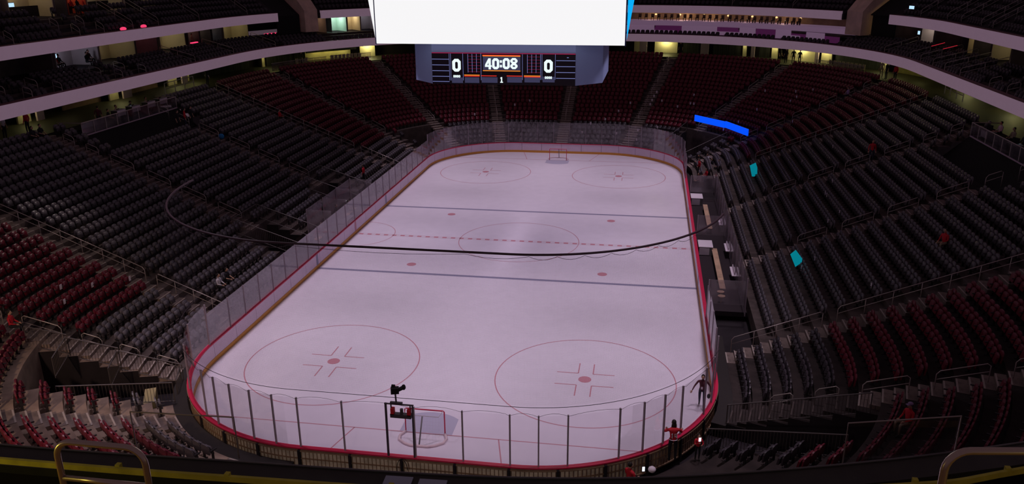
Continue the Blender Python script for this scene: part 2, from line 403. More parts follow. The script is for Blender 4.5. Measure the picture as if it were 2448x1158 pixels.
# ---------------------------------------------------------------- goals
def goal(y, s, label):
    t = thing('hockey_goal', label, 'goal', (0, y, 0)); h = 1.22; b = .91
    fr = MB().tube([(-b, 0, 0), (-b, 0, h-.05), (-b+.05, 0, h), (b-.05, 0, h), (b, 0, h-.05), (b, 0, 0)], .03, 8)
    part('goal_frame', fr, REDC, t, True)
    base = [(-b, 0, .05), (-b-.16, s*.38, .05), (-b-.10, s*.72, .05), (-b+.22, s*.98, .05), (-.4, s*1.10, .05), (.4, s*1.10, .05), (b-.22, s*.98, .05), (b+.10, s*.72, .05), (b+.16, s*.38, .05), (b, 0, .05)]
    part('base_frame', MB().tube(base, .06, 8), mat('goal_pad', (.78, .62, .66), .6), t, True)
    part('top_shelf', MB().tube([(-b+.05, 0, h), (-b+.15, s*.45, h-.05), (b-.15, s*.45, h-.05), (b-.05, 0, h)], .02, 6), WHITEC, t, True)
    part('centre_strut', MB().tube([(0, s*1.06, .05), (.03, s*.48, h-.06)], .035, 8), GREYP, t, True)
    nt = MB()
    for i in range(13):
        f = -1+2*i/12; nt.tube([(f*(b-.15), s*.45, h-.05), (f*(b-.02), s*1.0, .08)], .0013, 3, cap=False)
    for i in range(8):
        z = .12+.14*i; yy = 1.0-(1.0-.45)*(z/1.17); nt.tube([(-b+.02, 0, z), (-b+.05, s*yy, z), (b-.05, s*yy, z), (b-.02, 0, z)], .0013, 3, cap=False)
    tag(part('net', nt, WHITEC, t), None, None, None, 'stuff')
goal(-89*ft, -1, 'red hockey goal frame on the crease nearest the camera'); goal(89*ft, 1, 'small red hockey goal at the far end of the ice')

# ---------------------------------------------------------------- stands
SEC = [-45, -15, 4.15, 15.85, 28.05, 40, 58.9, 88.9, 118.9, 138.5, 157.748, 187.748, 217.748, 237.1, 248.6, 260.8, 272.5, 291.65, 321.65, 351.65]
# openings (u0, u1, k0, k1): vomitories and tunnels
HOLES = [(259.0, 262.6, 0, 4), (246.8, 250.4, 0, 4), (276.648+19, 276.648+34, 0, 6), (TOT-33, TOT-19, 0, 6), (-33, -19, 0, 6),
         (43.9+25, 43.9+51, 0, 5), (142.748+90-45, 142.748+90-22, 0, 5)]
def hole(u, k): return any(a < u < b and c <= k <= d for a, b, c, d in HOLES)
PLAT = [(251.3, 262.3+.3, 18, 22), (11.6, 26.8, 18, 22)]
PLAT = [(236.748+9.0, 258.9, 18, 22), (14.0, 26.6, 18, 22)]
def plat(u, k): return any(a < u < b and c <= k for a, b, c, d in PLAT)
def kmin(u):
    u = u % TOT
    return 2 if (6.2 < u < 43.9 or 249.4 < u < 260) else 0
def inview(x, y, z, m=60):
    px, py, w = pix(x, y, z)
    if w <= 0: return False
    lim = 1120 if 500 < px < 1900 else 1110
    return -m < px < 2448+m and -m < py < lim
VIS = [(-50, 363)]
cuts = sorted(set([c for s in SEC for c in (s,)]))
spans = [(a, b) for a, b in zip(SEC, SEC[1:])]+[(-75, -45)]
for a, b in spans:
    near = (a > 270) or b < 5
    t = MB()
    bs = sorted({a, b}|{q for h in HOLES for q in h[:2] if a < q < b}|{q for h in PLAT for q in h[:2] if a < q < b})
    for c, d in zip(bs, bs[1:]):
        m = (c+d)/2; k = kmin(m)
        if k: strip(t, c, d, [(OFF(k)-.432, .30), (OFF(k)-.432, ZT(k))], ends=False)
        for k in range(k, 23):
            if hole(m, k) or plat(m, k): continue
            o0, o1 = OFF(k)-.4318, OFF(k)+.4318
            strip(t, c, d, [(o0, ZT(k)-.354 if not hole(m, k-1) else -.2), (o0, ZT(k)), (o1, ZT(k))], ends=False)
    struct('seating_terrace', t, CONCN if a > 291 else CONCD if a < 0 else CONC)  # pale near left, dark near right: uneven light put into the tread colours
for c in ((-20, 6.2), (270, 365)): struct('front_walkway', strip(MB(), c[0], c[1], [(.26, .1), (.26, .44), (.93, .44), (.93, .1)]), WALK)
# hole walls
for a, b, k0, k1 in HOLES[:4]+HOLES[5:]:
    w = MB()
    for q in (a, b):
        pr = [(OFF(k0)-.43, -.25)]
        for k in range(k0, k1+1): pr += [(OFF(k)-.43, ZT(k)), (OFF(k)+.43, ZT(k))]
        pr += [(OFF(k1)+.43, -.25)]
        strip(w, q-.02, q+.02, pr)
    struct('tunnel_wall', w, DARKW)
# platforms for the broadcast crews
for a, b, k0, k1 in PLAT:
    w = MB(); strip(w, a, b, [(17.6, 6.4), (19.3, 8.0), (21.5, 8.0), (21.5, 6.4)]); struct('platform', w, BLACK)

# aisles
stepme = MB().box((0, 0, .0885), (1.25, .43, .177)); stepme.box((0, .18, .178), (1.2, .07, .006), mi=1)
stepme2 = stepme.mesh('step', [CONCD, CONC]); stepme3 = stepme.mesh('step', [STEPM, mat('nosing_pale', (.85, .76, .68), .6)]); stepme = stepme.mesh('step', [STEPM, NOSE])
AISN = {-15: 'near right corner', 4.15: 'right stand nearest the camera', 15.85: 'right stand, second', 28.05: 'right stand, third', 40: 'right stand, farthest', 58.9: 'far right corner', 88.9: 'far right diagonal', 118.9: 'right of the far end',
        138.5: 'middle of the far end', 157.748: 'left of the far end', 187.748: 'far left diagonal', 217.748: 'far left corner', 237.1: 'left stand, farthest', 248.6: 'left stand, third', 260.8: 'left stand, second', 272.5: 'left stand nearest the camera', 291.65: 'near left corner'}
for u in SEC:
    sh = {4.15: -.6, 40: -.5, 237.1: .5, 272.5: .6}.get(u, 0); uc = u+sh
    st = link('aisle_stairs', None); st['kind'] = 'structure'; cnt = 0
    for k in range(kmin(u), 23):
        if hole(uc, k) or plat(uc, k): continue
        for dz, do in ((-.160, -.22), (.0, .215)):
            x, y, nx, ny = P(uc, OFF(k)+do); z = ZT(k)+dz
            if not inview(x, y, z, 30): continue
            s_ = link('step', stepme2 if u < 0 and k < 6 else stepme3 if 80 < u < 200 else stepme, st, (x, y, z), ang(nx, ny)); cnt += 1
    if cnt == 0: D.objects.remove(st)

# handrails
def railmesh(u, o0, o1, nposts=2, h=.95, zf=zb, r=.022, back=False):
    mb = MB(); q = .12
    def pt(o, dz): x, y = P(u, o)[:2]; return (x, y, zf(o)+dz)
    a0 = [pt(o0, -.05), pt(o0, h-q), pt(o0+q, h), pt(o1-q, h), pt(o1, h-q), pt(o1, -.05)]
    mb.tube(a0, r, 6); mb.tube([pt(o0, h*.62), pt(o1, h*.62)], r*.8, 6)
    for i in range(1, nposts-1): mb.tube([pt(o0+(o1-o0)*i/(nposts-1), -.05), pt(o0+(o1-o0)*i/(nposts-1), h)], r*.9, 6)
    return mb
ORD = ['lowest', 'second lowest', 'third lowest', 'third highest', 'second highest', 'topmost']
SHORT = [(6.2, 7.9), (8.8, 10.6), (11.4, 13.1), (14.1, 15.8), (16.7, 17.6), (18.5, 19.3)]
for u in SEC[1:18]:
    nm = AISN[u]
    if u in (4.15, 40, 237.1, 272.5):
        lab = f'long two-bar metal handrail beside the aisle of the {nm}' if u in (4.15, 272.5) else f'long two-bar metal handrail on the {nm} aisle'
        solo('long_handrail', railmesh(u, 6.3, 20.2, 12), RAIL, lab, 'handrail', 'long aisle handrails', True)
        if u in (4.15, 272.5, 237.1): solo('long_handrail', railmesh(u, 1.2, 5.6, 5), RAIL, f'lower handrail near the glass, {nm} aisle', 'handrail', 'long aisle handrails', True)
        continue
    for i, (a, b) in enumerate(SHORT):
        if u == 260.8 and i > 5 or (u in (291.65,) and i > 1): continue
        x, y = P(u, a)[:2]
        if not inview(x, y, zb(a), 10): continue
        solo('handrail', railmesh(u, a, b), RAIL, f'{ORD[i]} short metal handrail on the aisle at the {nm}', 'handrail', 'short aisle handrails', True)
for u in (291.65, -15):
    for i, (a, b) in enumerate([(.9, 1.9), (2.7, 3.6), (4.4, 5.3)] if u > 0 else [(2.6, 3.5), (4.4, 5.3)]):
        solo('handrail', railmesh(u, a, b), RAILG, f'short front-row handrail, {["closest to the glass", "middle", "farthest from the glass"][i if u > 0 else i+1]}, {AISN[u]}', 'handrail', 'front row handrails', True)

# seats -------------------------------------------------------------
def seat_parts():
    bk = MB(); pr = [(-.21, .40), (.21, .40), (.235, .46), (.235, .74), (.19, .84), (.10, .875), (-.10, .875), (-.19, .84), (-.235, .74), (-.235, .46)]
    n = len(pr); f = lambda x, z: -.12-.10*(z-.4)+.10*x*x
    vs = [(x, f(x, z)+.03, z) for x, z in pr]+[(x, f(x, z)-.03, z) for x, z in pr]
    bk.add(vs, [tuple(range(n)), tuple(reversed(range(n, 2*n)))]+[(i, n+i, n+(i+1) % n, (i+1) % n) for i in range(n)])
    pn = MB(); pr = [(-.21, .36), (.21, .36), (.22, .66), (.16, .74), (-.16, .74), (-.22, .66)]; n = len(pr)
    vs = [(x, .11-.22*(z-.36), z) for x, z in pr]+[(x, .03-.22*(z-.36), z) for x, z in pr]
    pn.add(vs, [tuple(range(n)), tuple(reversed(range(n, 2*n)))]+[(i, n+i, n+(i+1) % n, (i+1) % n) for i in range(n)])
    lg = MB().box((.27, -.02, .28), (.045, .10, .56)); lg.box((.27, .0, .02), (.05, .22, .04)); ar = MB().box((.27, .03, .60), (.06, .32, .04))
    return bk, pn, lg, ar
bk, pn, lg, ar = seat_parts()
SM = {}
for nm, m in (('k', SEATK), ('r', SEATR), ('b', SEATB)): SM[nm] = (bk.mesh('backrest', m), pn.mesh('seat', m), lg.mesh('leg', LEGM), ar.mesh('armrest', LEGM))
seats = []          # (score, colour, x, y, z, rot, section label)
SECN = {(-45, -15): 'near right corner', (-15, 4.15): 'right corner section', (4.15, 15.85): 'right stand nearest section', (15.85, 28.05): 'right stand middle', (28.05, 40): 'right stand, far section',
        (260.8, 272.5): 'left stand nearest section', (248.6, 260.8): 'left stand middle', (272.5, 291.65): 'left corner section', (291.65, 321.65): 'left tunnel section', (321.65, 351.65): 'near left balcony section', (-75, -45): 'near right balcony section'}
ORDN = ['first', 'second', 'third', 'fourth', 'fifth', 'sixth', 'seventh', 'eighth', 'ninth', 'tenth']+[f'{i}th' for i in range(11, 60)]
ORDN[20:23] = ['21st', '22nd', '23rd']; ORDN[30:33] = ['31st', '32nd', '33rd']
PITCHS = .56
for a, b in spans:
    for k in range(23):
        if k < kmin((a+b)/2): continue
        o = OFF(k)+.12; mpd = 1.
        aw = .78
        ml = aw; mr = aw
        if a in (4.15, 40): ml = .3
        for si, (u, x, y, nx, ny) in enumerate(arc(a, b, o, PITCHS, aw)):
            if hole(u, k) or plat(u, k): continue
            if any(h[0]-1.2 < u < h[1]+1.2 and k <= h[3] for h in HOLES): continue
            z = ZT(k)
            if not inview(x, y, z+.5, 30): continue
            um = u % TOT
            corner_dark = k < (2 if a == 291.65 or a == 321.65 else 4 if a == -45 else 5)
            side = (4.15-.1 < um < 43.9+16) or (232.7-16 < um < 272.6)
            col = 'k' if (4.1 < um < 40.1 or 237 < um < 272.6 or corner_dark) else 'r'
            px, py, w = pix(x, y, z)
            if k < 5 and (a < 0 or 60 < a < 200): col = 'b'  # near-right front seats made darker, their shade put into the colour
            seats.append((w, col, x, y, z, ang(nx, ny), (SECN.get((a, b), 'stand'), f'{ORDN[si]} seat in row {ORDN[k-kmin((a+b)/2)]} up')))
# suite level and upper deck seats
def sz2(o): return 10.95+.47*(o-20.6)
SUITE = [(a, b) for a, b in ((200, 214), (216.4, 230.3), (231.1, 238.9), (239.7, 247.1), (249.0, 250.5), (252.1, 257.9), (259.4, 261.0), (262.6, 268))]
SUITE += [(61.4, 76.5), (51.6, 60.5), (46.7, 50.7), (42.0, 45.8), (39.0, 41.2), (35.2, 38.2), (30, 34.4), (26, 28.3), (20, 24.5)]
for a, b in SUITE:
    for k in range(4):
        for (u, x, y, nx, ny) in arc(a, b, 20.9+.88*k, .6, .1):
            z = 10.95+.24*k
            if inview(x, y, z, 10): seats.append((pix(x, y, z)[2]+100, 'b', x, y, z, ang(nx, ny), ('suite balcony', 'suite')))
for a, b in ((78, 92), (93, 106.3), (107, 131)):
    for (u, x, y, nx, ny) in arc(a, b, 20.9, .6, .1): seats.append((pix(x, y, 11)[2]+100, 'b', x, y, 10.95, ang(nx, ny), ('suite balcony', 'suite')))
for (u, x, y, nx, ny) in arc(186.5, 199, 20.9, .6, .1): seats.append((250, 'b', x, y, 10.95, ang(nx, ny), ('suite balcony', 'suite')))
UPPER = [(79, 92), (93.2, 106), (107.5, 129), (58.5, 65), (49.6, 57.4), (44.0, 48.8), (39.1, 43.2), (36.6, 38.3), (30, 35.8), (180, 199), (211.5, 217.4), (218.8, 232.6), (233.6, 239.7), (240.9, 243.7), (244.9, 248.2), (250.1, 251.3), (253.2, 258.6), (259.4, 266)]
for a, b in UPPER:
    for k in range(7 if not 232 < a < 262 else 4):
        for (u, x, y, nx, ny) in arc(a, b, 23.5+.85*k, .58, .1):
            z = 14.55+.5*k
            if inview(x, y, z, 10): seats.append((pix(x, y, z)[2]+100, 'b', x, y, z, ang(nx, ny), ('upper deck', 'upper')))
seats.sort(key=lambda s: s[0]); used = {'k': 0, 'r': 0, 'b': 0}; rest = {'k': [], 'r': [], 'b': []}
CN = {'k': 'charcoal', 'r': 'dark red', 'b': 'black'}
for s in seats:
    w, c, x, y, z, rz, (sn, rn) = s
    if sum(used.values()) < 300:
        used[c] += 1
        t = thing('stadium_seat', f'{CN[c]} folding seat, {rn}, {sn}', 'seat', (x, y, z), rz, f'{CN[c]} seats, {sn}')
        for nme, me in zip(('backrest', 'seat', 'leg', 'armrest'), SM[c]): link(nme, me, t)
    else: rest[c].append(s)
def bulk(name, lst, mbs, mats, label, nk, nb):
    allv = []; allf = []; am = []; base = 0
    V = np.array([v for mb in mbs for v in mb.v]); F = []; MI = []; off = 0
    for i, mb in enumerate(mbs):
        F += [tuple(q+off for q in f) for f in mb.f]; MI += [0 if i < 2 else 1]*len(mb.f); off += len(mb.v)
    nv = len(V); ll = np.array([len(f) for f in F]); fl = np.array([q for f in F for q in f])
    N = len(lst); xs = np.array([[s[2], s[3], s[4], s[5]] for s in lst])
    c, s_ = np.cos(xs[:, 3])[:, None], np.sin(xs[:, 3])[:, None]
    X = V[None, :, 0]*c-V[None, :, 1]*s_+xs[:, 0:1]; Y = V[None, :, 0]*s_+V[None, :, 1]*c+xs[:, 1:2]; Z = V[None, :, 2]+xs[:, 2:3]
    co = np.stack([X, Y, Z], -1).reshape(-1)
    me = D.meshes.new(name); me.vertices.add(N*nv); me.vertices.foreach_set('co', co)
    loops = (fl[None, :]+(np.arange(N)*nv)[:, None]).reshape(-1); me.loops.add(len(loops)); me.loops.foreach_set('vertex_index', loops)
    tot = np.tile(ll, N); st = np.concatenate([[0], np.cumsum(tot)[:-1]]); me.polygons.add(len(tot)); me.polygons.foreach_set('loop_start', st)
    for m in mats: me.materials.append(m)
    mi_ = np.tile(np.array(MI), N).reshape(N, -1); mi_[nk:][mi_[nk:] == 0] = 2; mi_[N-nb:][mi_[N-nb:] == 2] = 3; me.polygons.foreach_set('material_index', mi_.reshape(-1)); me.update(calc_edges=True)
    o = link(name, me); tag(o, label, 'seats', None, 'stuff')
print('seats', len(seats), len(rest['k']), len(rest['r']))
allr = rest['k']+rest['r']+rest['b']
bulk('stadium_seating', allr, (bk, pn, lg, ar), (SEATK, LEGM, SEATR, SEATB), 'rows of charcoal, dark red and black folding seats filling the stands', len(rest['k']), len(rest['b']))
# ---------------------------------------------------------------- scoreboard
sb = thing('scoreboard', 'huge hanging scoreboard with a blank white screen and a clock reading 40:08', 'scoreboard', (0, 0, 12.5))
sbl = sb.location.copy()
def sbp(name, mb, m, par=None, label=None):
    mb.v = [(x-(0 if par is not None and par is not sb else 0), y, z-12.5) for x, y, z in mb.v]
    o = link(name, mb.mesh(name, m), par or sb)
    if label: o['label'] = label
    return o
sbp('main_screen', MB().box((-.33, -6.03, 19.6), (15.95, .1, 8.8)), SCRW, label='blank white main screen')
sbp('screen_frame', MB().box((7.68, -5.97, 19.6), (.07, .2, 8.9)).box((-8.34, -5.97, 19.6), (.07, .2, 8.9)), mat('frame_blue', (.03, .04, .14), .5))
def wing(A, B, Cc):
    t = .12; return MB().add([A, B, Cc, (A[0], A[1]+t, A[2]), (B[0], B[1]+t, B[2]), (Cc[0], Cc[1]+t, Cc[2])], [(0, 1, 2), (5, 4, 3), (0, 3, 4, 1), (1, 4, 5, 2), (2, 5, 3, 0)])
sbp('side_screen', wing((7.75, -5.9, 15.5), (9.05, -4.9, 24), (7.75, -5.9, 24)), SCRB, label='blue side screen')
sbp('side_screen', wing((-8.40, -5.9, 15.3), (-8.5, -5.9, 24), (-9.95, -4.9, 24)), SCRW, label='white side screen')
sbp('screen_housing', MB().prism([(-7.9, -5.7), (7.3, -5.7), (7.3, 5.7), (-7.9, 5.7)], 15.3, 24), HOUSD)
hp = [(-4.94, -5.0), (4.53, -5.0), (6.19, -3.4), (6.25, 3.0), (4.5, 5), (-4.9, 5), (-6.6, 3.2), (-6.55, -3.3)]
sbp('lower_housing', MB().prism(hp, 12.53, 15.32), HOUS)
sp = sbp('score_panel', MB().box((-.2, -5.02, 13.55), (9.47, .06, 2.05)), LEDBK)
y0 = -5.07; zc = 13.55
def X_(px): return -4.94+9.47*(px-357)/(1950-357)      # measured along the panel
def Z_(py, px=1150): return 14.58-2.05*(py-165-(px-357)*.022)/(350)
def lb(name, pxa, pya, pxb, pyb, m, th=.03):
    xa, xb = X_(pxa), X_(pxb); za, zb_ = Z_(pya, pxa), Z_(pyb, pxb)
    if abs(zb_-za) < .06: za = zb_ = (za+zb_)/2
    sbp(name, MB().box(((xa+xb)/2, y0, (za+zb_)/2), (max(th, xb-xa), .02, max(th, abs(za-zb_)))), m, sp)
for pya in (243, 307, 371, 433, 490): lb('led_line', 360, pya, 552, pya, LINB, .035)
for pya in (275, 339, 403, 467): lb('led_line', 1742, pya, 1950, pya, LINB, .035)
for q in (556, 572, 710, 912): lb('led_line', q, 182, q, 480, LINB, .02)
for q in (1373, 1572, 1588, 1732): lb('led_line', q, 200, q, 480, LINB, .02)
for q in (766, 814, 862, 912): lb('led_grid_line', q, 190, q, 392, LINB, .025)
for q in (1427, 1475, 1523, 1572): lb('led_grid_line', q, 205, q, 405, LINB, .025)
for z in range(6):
    lb('led_grid_line', 766, 215+z*34, 905, 215+z*34, LINP, .012); lb('led_grid_line', 1427, 230+z*34, 1570, 230+z*34, LINP, .012)
lb('led_line', 360, 172, 1950, 205, LINP, .05)
for a, b, c, d, m in ((930, 205, 1350, 213, LINR), (933, 374, 1350, 383, LINO), (722, 420, 895, 424, LINO), (722, 432, 895, 436, LINR), (910, 430, 1085, 434, LINR), (1198, 435, 1373, 438, LINR), (1390, 434, 1570, 440, LINO), (1390, 446, 1570, 450, LINR), (933, 213, 1350, 221, LINO)):
    lb('led_bar', a, (b+d)/2, c, (b+d)/2, m, .045)
for a, b in ((912, 1100), (722, 895), (1198, 1373), (1390, 1570), (575, 710), (1590, 1732)):
    sbp('led_field', MB().box(((X_(a)+X_(b))/2, -5.055, Z_(478, (a+b)/2)), (X_(b)-X_(a)-.06, .01, .36)), PANL, sp)
sbp('led_field', MB().box((X_(1142), -5.055, Z_(298, 1142)), (X_(1350)-X_(933), .01, .86)), PANL, sp)
def ringpoly(cx, cz, w, h, t):
    c = w*.28
    def oc(w, h, c): return [(-w/2+c, -h/2), (w/2-c, -h/2), (w/2, -h/2+c), (w/2, h/2-c), (w/2-c, h/2), (-w/2+c, h/2), (-w/2, h/2-c), (-w/2, -h/2+c)]
    o = oc(w, h, c); i = oc(w-2*t, h-2*t, max(.01, c-t*.55)); n = 8
    vs = [(cx+x, y0-.02, cz+z) for x, z in o]+[(cx+x, y0-.02, cz+z) for x, z in i]
    vs += [(x, y0+.01, z) for x, y, z in vs]
    fs = [(k, (k+1) % n, n+(k+1) % n, n+k) for k in range(n)]+[(2*n+k, 2*n+(k+1) % n, (k+1) % n, k) for k in range(n)]+[(3*n+k, n+k, n+(k+1) % n, 3*n+(k+1) % n) for k in range(n)]
    return MB().add(vs, fs)
def digit(ch, px, py, w, h, par=sp):
    cx, cz = X_(px), Z_(py, px); t = w*.33; y = y0-.005
    if ch == '0': m = ringpoly(cx, cz, w, h, t)
    elif ch == '8':
        m = ringpoly(cx, cz+h*.235, w, h*.53, t*.85); m2 = ringpoly(cx, cz-h*.235, w, h*.53, t*.85); m.add(m2.v, m2.f)
    elif ch == '4':
        m = MB().box((cx+w*.2, y, cz), (t, .03, h)).box((cx, y-.001, cz-h*.2), (w, .03, t*.75))
        m.add([(cx-w/2, y-.015, cz-h*.3), (cx-w/2+t*.1, y-.015, cz-h*.05), (cx+w*.02, y-.015, cz+h/2), (cx+w*.3, y-.015, cz+h/2), (cx-w*.12, y-.015, cz-h*.08)], [(0, 4, 3, 2, 1)])
    elif ch == '1': m = MB().box((cx, y, cz), (t*1.1, .03, h)).box((cx, y-.001, cz-h*.42), (w*.9, .03, h*.16)).box((cx-w*.2, y-.001, cz+h*.33), (w*.4, .03, h*.16))
    elif ch == ':': m = MB().box((cx, y, cz+h*.2), (w, .03, h*.22)).box((cx, y, cz-h*.22), (w, .03, h*.22))
    return sbp('digit', m, DIGW, par)
digit('0', 637, 312, .56, .82); digit('0', 1658, 332, .56, .82)
for ch, q, w in (('4', 995, .44), ('0', 1077, .46), (':', 1135, .13), ('0', 1194, .46), ('8', 1279, .47)): digit(ch, q, 300, w, .70)
digit('1', 1141, 478, .2, .36)
for c0 in (637, 1658):
    for j in range(4): sbp('letter_block', ringpoly(X_(c0-30+j*20), Z_(434 if c0 < 1000 else 457, c0), .105, .16, .04), DIGW, sp)
sbp('led_line', MB().box((X_(1868), y0, Z_(243, 1868)), (.12, .02, .04)), LINB, sp)

# ---------------------------------------------------------------- ribbon boards, slabs, concourse
def band(name, u0, u1, prof, m, par=None, step=3.):
    return struct(name, strip(MB(), u0, u1, prof, step), m, par)
LF = [(20.0, 10.44), (20.0, 11.38), (20.35, 11.38), (20.35, 10.44)]
low = link('balcony_front_lower', None); low['kind'] = 'structure'
q = 5.
while q < 275:
    e = min(q+9, 275); e = min([b for b in BRK if b > q+.5]+[e])
    band('fascia_panel', q, e, LF, FASC, low); q = e
band('balcony_slab', 5, 275, [(20.3, 10.5), (20.3, 10.85), (24.6, 11.8), (29.5, 11.9), (29.5, 11.3), (25.4, 10.5)], DARKW)
UF = [(22.5, 13.86), (22.5, 14.80), (22.8, 14.80), (22.8, 13.86)]
upf = link('balcony_front_upper', None); upf['kind'] = 'structure'
for a, b in ((20, 65.7), (79.1, 199.2), (211.1, 268)):
    q = a
    while q < b-.01:
        e = min(q+9, b); e = min([c for c in BRK if c > q+.5]+[e]); band('fascia_panel', q, e, UF, FASC, upf); q = e
band('upper_deck_slab', 232.748, 268, [(22.75, 13.9), (22.75, 14.3), (26.4, 16.1), (33, 16.2), (33, 15.6), (29, 15.2), (26.2, 13.9)], DARKW)
for a, b in ((20, 66.3), (78.6, 199.7), (210.4, 232.748)):
    band('upper_deck_slab', a, b, [(22.75, 13.9), (22.75, 14.5), (29.0, 17.9), (33, 17.9), (33, 17.2), (29, 15.6), (26.2, 13.9)], DARKW)
for a, b, kk in ((20, 66.3, 7), (78.6, 199.7, 7), (210.4, 232.748, 7), (232.748, 268, 4)):
    t = MB()
    for k in range(kk): strip(t, a, b, [(23.5+.85*k-.42, 14.0+.5*k), (23.5+.85*k-.42, 14.55+.5*k), (23.5+.85*k+.43, 14.55+.5*k)], ends=False)
    struct('upper_deck_terrace', t, CONC)
for a, b in ((20, 76.5), (182, 268)):
    t = MB()
    for k in range(5): strip(t, a, b, [(20.9+.88*k-.42, 10.6+.24*k), (20.9+.88*k-.42, 10.95+.24*k), (20.9+.88*k+.46, 10.95+.24*k)], ends=False)
    struct('suite_terrace', t, CONC)
band('concourse_floor', 5, 275, [(21.0, 8.1), (21.0, 8.5), (31, 8.5), (31, 8.1)], mat('concourse_floor', (.035, .032, .02), .6, noise=.2, nscale=1))
band('concourse_back', 5, 275, [(27.2, 8.4), (27.2, 10.6), (27.4, 10.6), (27.4, 8.4)], DARKW)
band('suite_back', 20, 268, [(28.6, 12.5), (28.6, 17), (28.8, 17), (28.8, 12.5)], DARKW)
band('upper_back', 20, 268, [(33, 17), (33, 23), (33.2, 23), (33.2, 17)], DARKW)
# guard edge on each balcony
band('balcony_ledge', 5, 275, [(20.0, 11.38), (20.0, 11.42), (20.45, 11.42), (20.45, 11.38)], mat('ledge_wine', (.14, .04, .05), .5))
for a, b in ((20, 65.7), (79.1, 199.2), (211.1, 268)): band('balcony_ledge', a, b, [(22.5, 14.8), (22.5, 14.84), (22.9, 14.84), (22.9, 14.8)], MATS['ledge_wine'])
def wallseg(name, u0, u1, o, z0, z1, m, th=.15, par=None): return struct(name, strip(MB(), min(u0, u1), max(u0, u1), [(o, z0), (o, z1), (o+th, z1), (o+th, z0)], 2), m, par)
def glow(u, o, z, e, c=(1, .92, .35), s=.5):
    x, y = P(u, o)[:2]; return lamp('ceiling_downlight', 'POINT', (x, y, z), e, c, None, s)
# lit bays of the concourse (measured): (u0, u1, light)
LIT = [(255.7, 257.1, 20), (244.4, 245.7, 22), (234.6, 236.2, 22), (231.9, 232.3, 6), (183.4, 186.9, 90), (210.4, 211.1, 10), (124.9, 119.8, 75), (104.4, 105.2, 14), (97.4, 98.7, 25), (88.4, 95.0, 70), (85.0, 87.4, 45), (71.4, 73.2, 26), (44.6, 48.2, 40), (33.0, 36.6, 40), (128, 129.5, 0)]
for a, b, e in LIT:
    a, b = min(a, b), max(a, b); m_ = (a+b)/2
    wallseg('lit_wall', a, b, 25.9, 8.5, 10.55, CREAM)
    if e: glow(m_, 25.3, 10.15, e*1.3, (1, .93, .40), .2)
for a, b in ((254.8, 255.6), (243.1, 244.4), (233.4, 234.4), (126.5, 128.2), (112.6, 114.4), (87.5, 88.3), (36.7, 37.4), (48.6, 50), (102.2, 103)):
    wallseg('pilaster', a, b, 25.4, 8.5, 10.55, LILAC)
for a, b in ((115, 119.5), (106, 112), (99.5, 101.8), (76, 84.5), (73.6, 76), (203, 209.5), (200.2, 202.5), (214, 231.5), (129.6, 131)): wallseg('curtain_wall', a, b, 26.2, 8.5, 10.55, CURT)
for a, b in ((51, 70),): wallseg('side_wall', a, b, 26.5, 8.5, 10.55, mat('olive_wall', (.22, .19, .07), .8, noise=.3, nscale=1))
glow(66, 24.5, 10.2, 22, (1, .9, .3)); glow(60.5, 24.8, 10.2, 12, (1, .9, .3)); glow(238.5, 25, 10.2, 6, (1, .8, .5)); glow(248, 24.8, 10.2, 3, (1, .85, .45)); glow(252.6, 25, 10.2, 4, (1, .75, .4)); glow(262.3, 24.6, 10.2, 5, (1, .85, .35)); glow(40.5, 24.8, 10.2, 4, (1, .85, .4))
glow(196, 24.0, 10.0, 20, (1, .9, .25)); glow(210.7, 24.0, 10.0, 14, (1, .9, .25)); glow(80, 23.8, 10, 18, (1, .92, .4))
glow(232.2, 25.2, 10.2, 14, (1, .9, .25))
for a, b in ((246, 251), (237, 242), (257.8, 263)): wallseg('concourse_wall', a, b, 26.6, 8.5, 10.55, BROWN)
# white window frames at the back of the platforms
for k, (a, b) in enumerate(((236.4, 241.5), (39.5, 44.4))):
    t = thing('concourse_railing', f'white painted rail on the concourse behind the {"left" if k == 0 else "right"} broadcast platform', 'railing')
    mb = MB(); mb.tube([(*P(u, 23.0)[:2], 9.55) for u in (a, (a+b)/2, b)], .04, 6); mb.tube([(*P(u, 23.0)[:2], 9.0) for u in (a, (a+b)/2, b)], .03, 6); part('rail', mb, WHITEC, t)
    for f in (0, .33, .66, 1): x, y = P(a+(b-a)*f, 23.0)[:2]; part('post', MB().tube([(x, y, 8.5), (x, y, 9.55)], .045, 6), WHITEC, t)
# yellow bars / counters
def counter(u0, u1, o, z0, h, m, name, label, cat):
    return solo(name, strip(MB(), u0, u1, [(o, z0), (o, z0+h), (o+.5, z0+h), (o+.5, z0)], 2), m, label, cat)
wallseg('curtain_wall', 188, 200.2, 25.6, 9.55, 10.55, CURT)
wallseg('lit_wall', 188.5, 199.2, 26.8, 8.5, 10.5, CREAM)
for u in (190.5, 193.5, 196.5): glow(u, 26.2, 10.1, 26, (1, .9, .25), .2)
